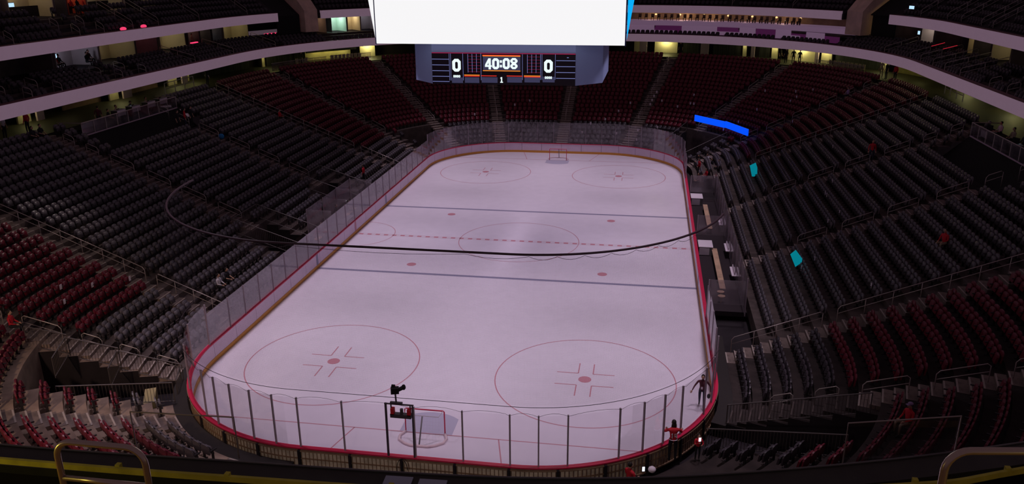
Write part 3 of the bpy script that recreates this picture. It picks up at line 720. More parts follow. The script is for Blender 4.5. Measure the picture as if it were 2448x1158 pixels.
# glass fronts along the drink rails
for k, (a, b, lab) in enumerate(((188.2, 199.5, 'far left'), (200.5, 217, 'left corner'), (68, 82, 'far right'))):
    t = thing('guard_glass', f'low clear guard panels at the back of the stand, {lab}', 'guard rail')
    n = 9
    for i in range(n):
        part('glass_pane', strip(MB(), a+(b-a)*(i+.04)/n, a+(b-a)*(i+.96)/n, [(21.2, 8.6), (21.2, 9.45), (21.22, 9.45), (21.22, 8.6)]), GLASS2, t)
    part('top_rail', MB().tube([(*P(u, 21.21)[:2], 9.47) for u in usamp(a, b, 3)], .03, 6), RAILG, t)
me_c = MB().box((0, 0, .45), (.4, .4, .04)).box((0, -.18, .7), (.4, .04, .45))
for a in (-.17, .17):
    for b in (-.17, .17): me_c.box((a, b, .22), (.03, .03, .45))
chm = {}
def pale_chair(u, o, lab, grp, m=CREAM, z=8.5):
    x, y, nx, ny = P(u, o); key = m.name
    if key not in chm: 
        s_ = MB().box((0, 0, .45), (.42, .42, .05)); b_ = MB().box((0, -.2, .72), (.42, .04, .48)); l_ = MB().box((0, 0, .22), (.03, .03, .44))
        chm[key] = (s_.mesh('seat', m), b_.mesh('backrest', m), l_.mesh('leg', m))
    t = thing('loose_chair', lab, 'chair', (x, y, z), ang(nx, ny), grp)
    link('seat', chm[key][0], t); link('backrest', chm[key][1], t)
    for a in (-.18, .18):
        for b in (-.18, .18): link('leg', chm[key][2], t, (a, b, 0))
for i in range(9): pale_chair(71+i*1.15, 22.3, 'pale bar chair in the yellow lit row behind the far right corner stand', 'pale chairs behind the far right corner')
for i in range(8): pale_chair(190.4+i*1.05, 21.9, 'yellow lit bar chair behind the guard glass at the far left', 'yellow lit chairs far left')
for i in range(3): pale_chair(204.5+i*1.3, 22.2, 'yellow lit chair by the opening at the far left corner', 'yellow lit chairs far left corner')

# ---------------------------------------------------------------- suites between the two ribbon boards
def room(u0, u1, o, z0, z1, wallm, e, c, depth=2.6, par=None, lo=None):
    """recess: back wall, side walls, low front counter, lamp"""
    a, b = min(u0, u1), max(u0, u1)
    w = MB(); strip(w, a, b, [(o+depth, z0), (o+depth, z1), (o+depth+.1, z1), (o+depth+.1, z0)], 2)
    for q in (a, b): strip(w, q-.05, q+.05, [(o, z0), (o, z1), (o+depth, z1), (o+depth, z0)])
    r = struct('suite_room', w, wallm)
    if e: glow((a+b)/2, o+depth*.55, z1-.25, e, c, .3)
    return r
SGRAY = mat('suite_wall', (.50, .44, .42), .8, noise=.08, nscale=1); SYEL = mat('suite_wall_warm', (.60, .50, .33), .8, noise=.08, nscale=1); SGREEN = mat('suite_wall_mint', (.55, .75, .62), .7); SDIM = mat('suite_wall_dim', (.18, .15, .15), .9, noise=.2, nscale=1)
z0, z1 = 11.9, 13.95
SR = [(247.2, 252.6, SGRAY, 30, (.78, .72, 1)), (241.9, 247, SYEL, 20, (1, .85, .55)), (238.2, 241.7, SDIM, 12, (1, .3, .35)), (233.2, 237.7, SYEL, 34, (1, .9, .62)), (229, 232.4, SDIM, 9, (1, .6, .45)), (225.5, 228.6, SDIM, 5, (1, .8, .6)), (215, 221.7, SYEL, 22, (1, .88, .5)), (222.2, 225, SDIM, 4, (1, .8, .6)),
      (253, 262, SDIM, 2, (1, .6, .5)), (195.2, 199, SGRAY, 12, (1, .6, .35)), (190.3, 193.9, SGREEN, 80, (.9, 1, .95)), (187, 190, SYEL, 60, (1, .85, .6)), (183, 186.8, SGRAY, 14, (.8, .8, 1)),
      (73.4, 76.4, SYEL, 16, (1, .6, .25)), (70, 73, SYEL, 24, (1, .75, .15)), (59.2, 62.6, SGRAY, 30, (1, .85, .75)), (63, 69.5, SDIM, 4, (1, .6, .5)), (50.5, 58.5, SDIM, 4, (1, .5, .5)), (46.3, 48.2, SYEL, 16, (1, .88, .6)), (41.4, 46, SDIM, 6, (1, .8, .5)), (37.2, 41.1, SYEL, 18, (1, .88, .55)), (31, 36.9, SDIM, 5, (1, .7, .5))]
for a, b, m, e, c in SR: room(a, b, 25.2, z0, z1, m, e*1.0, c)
for a, b, m, e, c in ((249.2, 254.2, SYEL, 40, (1, .8, .5)), (245.0, 247.4, mat('suite_wall_red', (.6, .14, .08), .7), 24, (1, .5, .3)), (239.8, 244.8, SYEL, 24, (1, .88, .65)), (234.5, 239.4, SYEL, 14, (1, .85, .55)), (247.6, 249, SDIM, 5, (1, .8, .5)), (255, 263, SDIM, 6, (1, .8, .5)), (36, 48, SDIM, 4, (1, .8, .5))):
    room(a, b, 27.2, 16.1, 18.6, m, e*.8, c, 2.2)
def tv(u, o, z, w, h, lab, m=TVM):
    x, y, nx, ny = P(u, o); t = thing('television', lab, 'television', (x, y, z), ang(nx, ny))
    part('bezel', MB().box((0, 0, 0), (w+.08, .06, h+.08)), BLACK, t); part('screen', MB().box((0, .04, 0), (w, .02, h)), m, t)
tv(250.3, 27.5, 12.8, 1.5, .5, 'lit television in the smoky lilac suite on the left'); tv(244.6, 27.5, 12.85, 1.3, .3, 'thin lit television in the first warm suite on the left'); tv(224.0, 27.5, 12.85, .9, .6, 'bright blue television in a dark suite, far left side')
tv(253.5, 29.1, 16.9, 1.0, .8, 'bright television in the top suite at the left edge'); tv(252.1, 29.1, 16.9, 1.5, .8, 'large blue television in the top left suite'); tv(244.0, 29.1, 16.85, 1.7, .6, 'blue television right of the red top suite')
tv(64.6, 26, 12.95, .9, .35, 'white lit screen under the end of the right upper ribbon board'); tv(61.8, 23.4, 15.6, .8, .3, 'small blue screen on the right upper deck')
# suite front furniture: low cream counter strips and neon
for u0, u1, o, z, m, lab in ((230.3, 232.2, 24.9, 12.35, PINKL, 'red glowing table edge in a warm suite, left side'), (207.8, 211.0, 24.9, 12.3, PINKL, 'pink neon strip on a counter beside the left ribbon board end')):
    solo('neon_strip', strip(MB(), u0, u1, [(o, z), (o, z+.12), (o+.25, z+.12), (o+.25, z)], 2), m, lab, 'light')
for u, lab in ((247.1, 'left pink lamp on the upper left ledge'), (244.1, 'right pink lamp on the upper left ledge')):
    x, y, nx, ny = P(u-.3, 22.75); solo('pink_lamp', MB().ell((0, 0, .1), (.42, .18, .16), 8, 5), PINKL, lab, 'lamp', None, True, (x, y, 14.84), ang(nx, ny))
for i in range(7):
    x, y, nx, ny = P(94+i*5.2, 26.9); t = thing('pendant_lamp', 'small warm pendant light in the restaurant band under the far right upper ribbon board', 'lamp', (x, y, 13.42), 0, 'pendant lights in the far right restaurant'); part('bulb', MB().ell((0, 0, 0), (.16, .16, .12), 8, 5), WARML, t, True); part('cord', MB().tube([(0, 0, .1), (0, 0, .5)], .01, 4), BLACK, t)
# far right loge: panel walls
band('loge_wall', 78.5, 131, [(22.4, 11.3), (22.4, 12.0), (22.5, 12.0), (22.5, 11.3)], PURPD)
for a, b, z_0, z_1 in ((124.2, 131, 11.35, 12.32), (119.2, 124.2, 11.35, 11.72), (109.1, 117.6, 11.35, 12.32), (103.6, 109.1, 11.35, 11.78), (99.7, 103.6, 11.35, 12.36), (90.9, 94.3+.4, 11.35, 12.36), (88.6, 90.9, 11.35, 11.8), (82.3, 87, 11.35, 12.30)):
    wallseg('loge_panel', a, b, 22.3, z_0, z_1, PURP, .08)
for a, b in ((124, 104), (94.7, 99.6)): wallseg('loge_panel', a, b, 22.42, 11.9, 12.3, PURPD, .06)
band('loge_floor', 78.5, 131, [(22.5, 12.0), (22.5, 12.15), (25, 12.15), (25, 12.0)], CONC)
band('loge_floor', 78.5, 131, [(24.4, 12.1), (24.4, 12.72), (29, 12.72), (29, 12.1)], PURP)
band('restaurant_back', 78.5, 131, [(27.6, 12.7), (27.6, 14.0), (27.8, 14.0), (27.8, 12.7)], BROWN)
for u, e in ((97, 30), (105, 20), (113, 30), (119, 55), (126, 30)): glow(u, 26.3, 13.6, e, (1, .75, .45), .3)
mbs_ = []
for i in range(26):
    u = 93+i*1.42; x, y, nx, ny = P(u, 25.4+.5*random.random()); h = .25+.35*random.random()
    t = thing('restaurant_chair', 'dark chair silhouetted in the lit restaurant band at the far right', 'chair', (x, y, 12.72), ang(nx, ny), 'chairs in the far right restaurant')
    part('seat', MB().box((0, 0, .4), (.4, .4, .06)), LEGM, t); part('backrest', MB().box((0, -.18, .62), (.4, .05, .42)), BROWN, t); part('leg', MB().box((-.15, 0, .2), (.04, .3, .38)).box((.15, 0, .2), (.04, .3, .38)), LEGM, t)
# concrete stair walls that cut through the upper deck
for a, b, c in ((200.4, 203.9, 1), (77.2, 73.0, -1)):
    mb = MB(); strip(mb, min(a, b), max(a, b), [(22.4, 12.4), (22.4, 14.9), (23.4, 15.9), (31, 21.5), (31, 14), (24, 12.4)], 2); struct('stair_wall', mb, mat('stair_tan', (.70, .50, .40), .8, noise=.15, nscale=1))
wallseg('dark_stairwell', 204.2, 210.3, 23.2, 12.3, 14.3, BLACK); wallseg('dark_stairwell', 66.4, 72.6, 23.6, 12.3, 14.6, BLACK)
band('stair_cover', 204.2, 211, [(23.2, 14.3), (23.2, 14.4), (31, 19.4), (31, 19.3)], BLACK); band('stair_cover', 66.0, 72.8, [(23.4, 14.5), (23.4, 14.6), (31, 19.4), (31, 19.3)], BLACK)
# balcony aisle rails (u measured)
zf2 = lambda o: 10.95+.27*(o-20.9); zf3 = lambda o: 14.55+.59*(o-23.5)
def brail(u, o0, o1, zf, lab, m=RAILG, grp=None): solo('balcony_handrail', railmesh(u, o0, o1, 3 if o1-o0 > 1.6 else 2, .95, zf, .026), m, lab, 'handrail', grp, True)
for i, u in enumerate((262.4, 259.2, 251.9, 248.7)): brail(u, 21.9, 22.9, zf2, 'small inner handrail loop on the left suite balcony', grp='small handrails on the left suite balcony')
for i, u in enumerate((261.2, 258.1, 250.7, 247.4)): brail(u, 20.8, 21.5, zf2, 'small front handrail loop on the left suite balcony', grp='small front handrails on the left suite balcony')
for i, (u, m) in enumerate(((239.3, RAILG), (230.7, RAILG), (216.0, RAILG), (61.0, RAILG), (51.0, LASER), (46.2, LASER), (41.6, RAILG), (38.5, RAIL), (34.8, RAIL))):
    if m is LASER:
        x, y = P(u, 22.6)[:2]; x2, y2 = P(u, 23.8)[:2]; solo('red_light_strip', MB().tube([(x, y, zf2(22.6)+.97), (x2, y2, zf2(23.8)+.97)], .03, 6), LASER, 'short red glowing strip along a right suite balcony handrail, '+('left one' if u > 50 else 'right one'), 'light')
    brail(u, 20.8, 24.3, zf2, ['long handrail on the left suite balcony, nearest the camera', 'long handrail on the left suite balcony, middle', 'long handrail on the left suite balcony, farthest', 'handrail on the right suite balcony, farthest from camera', 'handrail under the left red strip, right suite balcony', 'handrail under the right red strip, right suite balcony', 'handrail right of the red glowing pair', 'bright handrail on the right suite balcony, middle', 'bright handrail on the right suite balcony, nearest the small loops'][i], RAILG if m is LASER else m)
for i, (u, a, b) in enumerate(((28.7, 20.8, 21.6), (26.4, 22.2, 23.2), (25.5, 20.8, 21.6), (23.5, 22, 23))): brail(u, a, b, zf2, 'small pale handrail loop at the right edge of the suite balcony', grp='small handrails on the right suite balcony')
for i, u in enumerate((259, 252.9, 251.7, 249.8, 248.6)): brail(u, 23.3+.9*(i % 2), 24.0+.9*(i % 2), zf3, 'small handrail loop on the upper left deck', grp='small handrails on the upper left deck')
for i, u in enumerate((244.4, 240.4, 233.1, 218.1, 58.9, 49.9, 44.3, 39.4, 36.9, 106.7, 92.4)):
    brail(u, 23.4, 26.6, zf3, ('long sloping handrail on the upper left deck, '+['nearest the camera', 'second', 'third', 'farthest'][i]) if i < 4 else ('long sloping handrail on the upper right deck, '+['farthest left', 'second from left', 'third from left', 'fourth from left', 'fifth from left', 'above the restaurant', 'above the far loge'][i-4]))

# ---------------------------------------------------------------- tunnel banners and small signs
t = thing('banner_board', 'two bright blue LED banner boards above the far right tunnel', 'sign')
for a, b in (((14.35, 32.15, 4.32), (17.25, 28.55, 4.32)), ((17.3, 28.5, 4.32), (19.15, 24.3, 4.42))):
    dx, dy = b[0]-a[0], b[1]-a[1]; L = math.hypot(dx, dy); mb = MB().box(((a[0]+b[0])/2, (a[1]+b[1])/2, (a[2]+b[2])/2-.33), (L-.06, .12, .66), math.atan2(dy, dx)); part('led_panel', mb, BANB, t)
def cyan(pts, sc, loc, lab):
    n = len(pts); pts = [(x*sc, 0, -y*sc) for x, y in pts]; mb = MB().add(pts+[(x, .06, z) for x, _, z in pts], [tuple(reversed(range(n))), tuple(range(n, 2*n))]+[(i, (i+1) % n, (i+1) % n+n, i+n) for i in range(n)])
    solo('cyan_sign', mb, CYAN, lab, 'sign', None, False, loc, -.25)
cyan([(-8, -7), (3, -14), (7, -4), (8, 8), (3, 15), (-2, 15)], .042, (18.4, 12.2, 3.25), 'glowing cyan panel in the right stand, the farther and smaller of two')
cyan([(-13, -8), (-3, -19), (12, -1), (12, 7), (0, 19)], .028, (18.45, -9.95, 3.15), 'glowing cyan panel in the right stand, the nearer and larger of two')

# ---------------------------------------------------------------- vomitory fences
def fence(pts, h, lab, bars=.14, m=FENCE, z=None, grp=None, name='guard_fence'):
    t = thing(name, lab, 'fence', (0, 0, 0), 0, grp); mb = MB(); mb.tube([(x, y, z_+h) for x, y, z_ in pts], .03, 6); mb.tube([(x, y, z_+.08) for x, y, z_ in pts], .022, 5); part('rails', mb, m, t)
    b = MB()
    for p, q in zip(pts, pts[1:]):
        L = math.dist(p, q); n = max(1, int(L/bars))
        for i in range(n+1): f = i/n; b.tube([(p[0]+(q[0]-p[0])*f, p[1]+(q[1]-p[1])*f, p[2]+(q[2]-p[2])*f+(0 if i in (0, n) else .08)), (p[0]+(q[0]-p[0])*f, p[1]+(q[1]-p[1])*f, p[2]+(q[2]-p[2])*f+h)], .012 if i not in (0, n) else .025, 4, cap=False)
    part('bars', b, m, t); return t
for a, b, nm in ((259.0, 262.6, 'second left stand aisle'), (246.8, 250.4, 'third left stand aisle')):
    for q, w in ((a, 'far'), (b, 'near')): fence([(*P(q, 5.9)[:2], 2.35), (*P(q, 1.0)[:2], .75)], 1.05, f'barred fence, {w} side of the opening under the {nm}')
    fence([(*P(a, 5.95)[:2], 2.4), (*P(b, 5.95)[:2], 2.4)], 1.0, f'barred fence across the opening under the {nm}')
a = 276.648+18.7; us_ = [(a, 7.4), (a, 5.6), (a, 3.4), (a, .6)]
for i in range(3):
    p, q = us_[i], us_[i+1]; z_ = zb(p[1])-.1
    fence([(*P(p[0], p[1])[:2], z_), (*P(q[0], q[1])[:2], zb(q[1])+.05)], 1.1, f'barred fence beside the near left tunnel, {["highest", "middle", "lowest"][i]} length')
    x, y, nx, ny = P(a+.6, (p[1]+q[1])/2)
    fence([(*P(a, q[1]+.1)[:2], zb(q[1])), (*P(a+9, q[1]+.1)[:2], zb(q[1]))], 1.0, f'barred return fence across the near left tunnel, {["highest", "middle", "lowest"][i]} one', .2)
fence([(*P(276.648+33.5, 5.5)[:2], 1.4), (*P(276.648+33.5, .8)[:2], .5)], 1.05, 'barred fence on the camera side of the near left tunnel')
x, y, nx, ny = P(276.648+29, 1.9); solo('yellow_box', MB().box((0, 0, .3), (1.5, .5, .6)), mat('box_cream', (.4, .32, .16), .7), 'pale box standing in the near left tunnel', 'box', None, False, (x, y, .1), ang(nx, ny))
for q, w in ((TOT-18.8, 'far'), (TOT-33.2, 'near')): fence([(*P(q, 6.6)[:2], 2.5), (*P(q, .9)[:2], .4)], 1.0, f'barred guard fence on the {w} side of the near right tunnel')
for q in (43.9+25, 43.9+51): fence([(*P(q, 6.2)[:2], 2.4), (*P(q, 1.0)[:2], .4)], 1.0, f'guard fence at the {"right" if q < 80 else "left"} side of the far right tunnel', .3)

# platform guard glass
for k, (a, b, o) in enumerate(((245.9, 258.7, 19.0-1.8), (14.1, 26.5, 19.0-1.8))):
    side = 'left' if k == 0 else 'right'; o = 19.3
    t = thing('platform_guard', f'clear glass guard with metal rail around the {side} broadcast platform', 'guard rail'); n = 9; z_ = 8.0
    for i in range(n):
        part('glass_pane', strip(MB(), a+(b-a)*(i+.03)/n, a+(b-a)*(i+.97)/n, [(o, z_), (o, z_+1.0), (o+.02, z_+1.0), (o+.02, z_)]), GLASS2, t)
    pts = [(*P(a, o+2)[:2], z_+1.02), (*P(a, o)[:2], z_+1.02), (*P(b, o)[:2], z_+1.02), (*P(b, o+2)[:2], z_+1.02)]
    part('top_rail', MB().tube(pts, .035, 6), RAIL, t); part('bottom_rail', MB().tube([(x, y, z-.98) for x, y, z in pts], .05, 6), LILAC, t)
    for i in range(n+1): x, y = P(a+(b-a)*i/n, o)[:2]; part('post', MB().tube([(x, y, z_), (x, y, z_+1)], .025, 6), RAILG, t)

# ---------------------------------------------------------------- desks and gear on the platforms
def desk(u, o, lab, mon=PINKL, z=8.0, cardm=PAPER):
    x, y, nx, ny = P(u, o); t = thing('broadcast_desk', lab, 'desk', (x, y, z), ang(nx, ny))
    part('top', MB().box((0, 0, .74), (1.2, .6, .04)), GREYP, t)
    for a in (-.55, .55): part('leg', MB().box((a, 0, .36), (.04, .5, .72)), LEGM, t)
    part('front_card', MB().box((0, .31, .5), (1.1, .02, .45)), cardm, t)
    return t
def monitor(u, o, lab, m, z=8.71):
    x, y, nx, ny = P(u, o); t = thing('monitor', lab, 'monitor', (x, y, z), ang(nx, ny)+.3)
    part('case', MB().box((0, 0, .28), (.55, .06, .36)), BLACK, t); part('stand', MB().box((0, -.02, .05), (.2, .16, .1)), BLACK, t); part('screen', MB().box((0, -.04, .28), (.5, .02, .3)), m, t)
for i, (u, lab) in enumerate(((247.2, 'desk with pale front at the far end of the left platform'), (249.0, 'second desk with a pale front from the far end of the left platform'), (251.2, 'third desk from the far end of the left platform'), (253.2, 'fourth desk from the far end of the left platform'))):
    desk(u, 20.0, lab, z=8.35); monitor(u, 20.0, 'monitor on the '+' '.join(lab.split()[:13]), (LASER, LASER, TVM, LASER)[i])
for i, (u, lab) in enumerate(((24.9, 'pale fronted desk at the far end of the right platform'), (20.5, 'dark desk with a lit strip on the right platform'), (16.5, 'dark desk at the near end of the right platform'))):
    desk(u, 19.9, lab, cardm=PAPER if i == 0 else BLACK); monitor(u, 19.9, 'monitor on the '+' '.join(lab.split()[:13]), (LASER, TVM, TVM)[i])

# ---------------------------------------------------------------- players' benches and penalty boxes
t = thing('bench_floor', 'dark floor strip of the players benches behind the right boards', 'floor mat'); part('mat', MB().box((HX+1.55, .2, .2), (2.5, 24.5, .3)), mat('rubber', (.03, .02, .025), .9), t)
for y0_, y1_, lab in ((2.6, 9.2, 'long tan wooden players bench, the farther one'), (-9.6, -2.0, 'long tan wooden players bench, the nearer one')):
    t = thing('players_bench', lab, 'bench', (14.35, (y0_+y1_)/2, .35)); L = y1_-y0_
    part('seat_board', MB().box((0, 0, .45), (.36, L, .06)), WOOD, t)
    for i in range(5): part('leg', MB().box((0, -L/2+.3+i*(L-.6)/4, .21), (.28, .08, .42)), LEGM, t)
for y_, lab in ((11.2, 'white equipment cabinet at the far end of the players benches'), (-3.4+1.9, 'white equipment cabinet between the two players benches')):
    t = thing('cabinet', lab, 'cabinet', (13.75, y_, .35)); part('body', MB().box((0, 0, .3), (.95, 1.5, .6)), GREYP, t); part('top', MB().box((0, 0, .62), (1.0, 1.55, .05)), PAPER, t); part('door', MB().box((-.1, -.77, .3), (.7, .03, .5)), PAPER, t)
for y_, lab in ((4.2, 'lit white shelf of bottles behind the farther players bench'), (-6.7, 'lit white shelf of bottles behind the nearer players bench'), (-1.9, 'pale shelf at the middle of the players benches')):
    t = thing('bottle_shelf', lab, 'shelf', (15.25, y_, .9)); part('shelf_board', MB().box((0, 0, 0), (.35, 1.7, .05)), PAPER, t)
    for i in range(7): part('bottle', MB().tube([(0, -.7+.23*i, .02), (0, -.7+.23*i, .2), (0, -.7+.23*i, .26)], .045, 7, radii=[.045, .045, .02]), PAPER, t)
for y_ in (-10.0, -10.7): solo('round_stool', MB().tube([(0, 0, .38), (0, 0, .44)], .22, 14).tube([(0, 0, 0), (0, 0, .38)], .04, 6), WOOD, f'small round tan stool at the near end of the benches, {"farther" if y_ > -10.5 else "nearer"} one', 'stool', None, False, (14.2, y_, .35))
t = thing('bench_glass', 'tall clear glass screen behind the players benches', 'rink glass')
for i in range(13):
    y_ = -13.+i*2.0; part('glass_pane', MB().box((15.35, y_+1, 1.7), (.015, 1.92, 2.3)), GLASS, t); part('glass_post', MB().box((15.35, y_, 1.7), (.05, .06, 2.35)), STEEL, t)
for y_ in (12.2, .3, -12.6):
    part('glass_pane', MB().box((14.3, y_, 1.8), (2.0, .015, 1.5)), GLASS, t)
    part('glass_post', MB().box((13.25, y_, 1.7), (.06, .06, 1.7)), STEEL, t)
for i in range(5): part('gate_door', MB().box((HX+.18, -9+4.5*i, .62), (.05, .75, .75)), REDC, boards)
t = thing('penalty_box', 'glass walled penalty box behind the left boards', 'penalty box')
for y_ in (-4.5, -1.4, 1.4, 4.5): part('glass_pane', MB().box((-14.0, y_, 2.2), (1.9, .02, 2.0)), GLASS, t); part('glass_post', MB().box((-14.9, y_, 2.0), (.06, .06, 2.5)), STEEL, t)
for y_ in (-3., 0., 3.): part('back_pane', MB().box((-14.95, y_, 2.4), (.02, 2.7, 1.6)), GLASS, t)
for y_ in (-3., 3.): part('bench', MB().box((-14.5, y_, .8), (.4, 2.4, .06)), WOOD, t)
part('timekeeper_desk', MB().box((-13.7, 0, 1.1), (.5, 2.4, .06)), GREYP, t)

# ---------------------------------------------------------------- robotic camera on the near glass
t = thing('remote_camera_rig', 'black camera on a goalpost shaped stand at the near end glass', 'camera', (0, -30.62, 0))
part('post', MB().tube([(-.56, 0, 1.0), (-.55, 0, 3.52)], .05, 7), STEELD, t); part('post', MB().tube([(.53, 0, 1.0), (.55, 0, 3.5)], .032, 7), STEELD, t)
part('crossbar', MB().tube([(-.60, 0, 3.5), (.6, 0, 3.5)], .035, 7), STEELD, t)
hb = MB().box((.08, -.02, 3.02), (.86, .2, .16)); hb.tube([(-.33, 0, 3.48), (-.33, 0, 3.05)], .03, 6); hb.tube([(.46, 0, 3.48), (.46, 0, 3.05)], .03, 6); hb.tube([(.1, 0, 3.0), (.1, 0, 3.3)], .07, 8); part('tray', hb, STEELD, t)
for s in (-.26, .42): part('battery', MB().box((s, -.03, 3.2), (.14, .18, .28)), JERSEY, t)
part('mast', MB().tube([(-.1, 0, 3.5), (-.12, 0, 4.0)], .035, 7).box((-.1, 0, 3.56), (.5, .1, .08)), STEELD, t)
c_ = MB().box((-.13, 0, 4.12), (.32, .22, .24), .3); c_.tube([(-.05, 0, 4.12), (.16, .1, 4.2)], .08, 10); c_.box((-.2, .05, 4.28), (.14, .08, .1)); c_.ell((.2, .12, 4.22), (.09, .09, .12), 8, 6); part('camera_head', c_, BLACK, t)
part('cable_loop', MB().tube([(.1+.22*math.cos(a), -.35, .7+.5*math.sin(a)) for a in np.linspace(0, 5.6, 18)], .014, 5), BLACK, t)

# ---------------------------------------------------------------- the camera's own balcony
def poly(mb, pts, prof, mi=0):
    """prof: list of (d, z): d metres towards the camera side"""
    n = len(prof); vs = []
    for i, p in enumerate(pts):
        a = pts[max(i-1, 0)]; b = pts[min(i+1, len(pts)-1)]; dx, dy = b[0]-a[0], b[1]-a[1]; L = math.hypot(dx, dy); nx, ny = dy/L, -dx/L
        for d, z in prof: vs.append((p[0]+nx*d, p[1]+ny*d, z))
    fs = []
    for i in range(len(pts)-1):
        for j in range(n): a = i*n+j; b = i*n+(j+1) % n; fs.append((a, b, b+n, a+n))
    fs += [tuple(reversed(range(n))), tuple(range((len(pts)-1)*n, len(pts)*n))]
    return mb.add(vs, fs, mi)
def smooth(pts, k=6):
    out = []
    P_ = [pts[0]]+pts+[pts[-1]]
    for i in range(1, len(P_)-2):
        for j in range(k):
            t_ = j/k; p0, p1, p2, p3 = P_[i-1:i+3]
            out.append(tuple(.5*((2*b)+(-a+c)*t_+(2*a-5*b+4*c-d)*t_*t_+(-a+3*b-3*c+d)*t_**3) for a, b, c, d in zip(p0, p1, p2, p3)))
    return out+[pts[-1]]
front = smooth([(-2, -52.1), (1.0, -52.3), (3.44, -52.34), (5.48, -52.27), (8.21, -52.12), (10.25, -51.72), (12.74, -50.87), (15.5, -49.6), (18, -48.2)])
curb = smooth([(-2, -52.8), (2, -52.93), (4, -52.9), (6.03, -52.84), (8.6, -52.68), (11.3, -52.13), (12.35, -51.74), (14.8, -50.7), (17.5, -49.3)])
OLIVE = mat('painted_steel', (.045, .043, .034), .5, noise=.15, nscale=5)
t = link('balcony_edge', None); t['kind'] = 'structure'
struct('balcony_cap', poly(MB(), front, [(0, 15.82), (0, 15.9), (.28, 15.9), (.28, 15.82)]), OLIVE, t)
struct('balcony_fascia', poly(MB(), front, [(.02, 14.8), (.02, 15.82), (.12, 15.82), (.12, 14.8)]), DARKW, t)
struct('cap_lip', MB().tube([(x, y, 15.91) for x, y in front], .009, 6), GREYP, t)
struct('gutter', poly(MB(), front, [(.28, 15.5), (.28, 15.6), (1.0, 15.6), (1.0, 15.5)]), BLACK, t)
struct('yellow_lit_curb', poly(MB(), curb, [(0, 16.15), (0, 16.2), (.028, 16.2), (.028, 16.15)]), YELL, t)
struct('curb_rail', MB().tube([(x, y+.22, 16.0) for x, y in curb], .02, 6), OLIVE, t)
struct('balcony_floor', poly(MB(), curb, [(.13, 15.7), (.13, 15.95), (6.0, 15.95), (6.0, 15.7)]), CARPET, t)
for x, y in ((5.05, -52.74), (6.0, -52.72), (7.35, -52.66), (11.42, -51.96), (12.2, -51.68), (10.4, -52.25)):
    part('bracket', MB().box((x, y-.12, 16.19), (.04, .04, .05)), YELL, t)
def hoop(pts, lab, mid):
    t = thing('balcony_safety_rail', lab, 'handrail'); part('hoop', MB().tube(pts, .021, 12), mat('brass_rail', (.62, .50, .40), .28, metal=.85), t, True); part('mid_rail', MB().tube(mid, .019, 12), MATS['brass_rail'], t, True)
def arc2(a, b, zt, zb_, r=.12):
    out = [(*a, zb_)]; dx, dy = b[0]-a[0], b[1]-a[1]; L = math.hypot(dx, dy); ux, uy = dx/L, dy/L
    for q in np.linspace(0, PI/2, 7): s_ = r*(1-math.cos(q)); out.append((a[0]+ux*s_, a[1]+uy*s_, zt-r+r*math.sin(q)))
    for q in np.linspace(PI/2, 0, 7): s_ = L-r*(1-math.cos(q)); out.append((a[0]+ux*s_, a[1]+uy*s_, zt-r+r*math.sin(q)))
    return out+[(*b, zb_)]
hoop(arc2((5.455, -53.9), (6.09, -53.9), 17.135, 15.95), 'metal safety hoop with mid rail at the lower left, on the balcony edge', [(5.47, -53.9, 16.85), (6.08, -53.9, 16.85)])
hoop(arc2((10.87, -53.9), (11.55, -53.8), 17.60, 15.95), 'metal safety hoop with mid rail at the lower right, on the balcony edge', [(10.87, -53.9, 17.2), (11.5, -53.8, 17.2)])
for (a, b, zt, lab) in (((4.75, -52.22), (5.72, -52.17), 16.3, 'thin framed clear guard panel on the balcony edge, left'), ((11.04, -51.45), (12.04, -51.18), 16.3, 'thin framed clear guard panel on the balcony edge, right')):
    t = thing('clear_guard', lab, 'guard panel'); zz = 15.88
    part('glass_pane', MB().add([(*a, zz), (*b, zz), (*b, zt), (*a, zt), (a[0], a[1]+.01, zz), (b[0], b[1]+.01, zz), (b[0], b[1]+.01, zt), (a[0], a[1]+.01, zt)], [(0, 1, 2, 3), (7, 6, 5, 4), (0, 3, 7, 4), (1, 5, 6, 2), (3, 2, 6, 7)]), GLASSN, t)
    part('edge_frame', MB().tube([(*a, zz), (*a, zt), (*b, zt), (*b, zz)], .007, 6), RAILG, t)
lamp('aisle_light', 'POINT', (3.7, -54.4, 16.9), 13, (1, .84, .14), None, .15)
lamp('aisle_light', 'POINT', (12.7, -54.9, 17.1), 4, (1, .9, .15), None, .15)
# lamp washing the near left stand, then an added spot brightening the left side
lamp('stand_spot', 'SPOT', (-13, -47, 12.5), 4600, (1, .70, .48), (-16, -34.3, 2.5), .4, 56, .7)
lamp('stand_spot', 'SPOT', (-24, -10, 13.5), 900, (1, .82, .75), (-24, -21, 5), .4, 66, .8)

lamp('backing_fill', 'SPOT', (1.0, -46, 10.2), 1050, (1, .84, .74), (1, -31.2, .2), .4, 100, .5)  # added lamp without a visible source, brightens the backing of the near boards
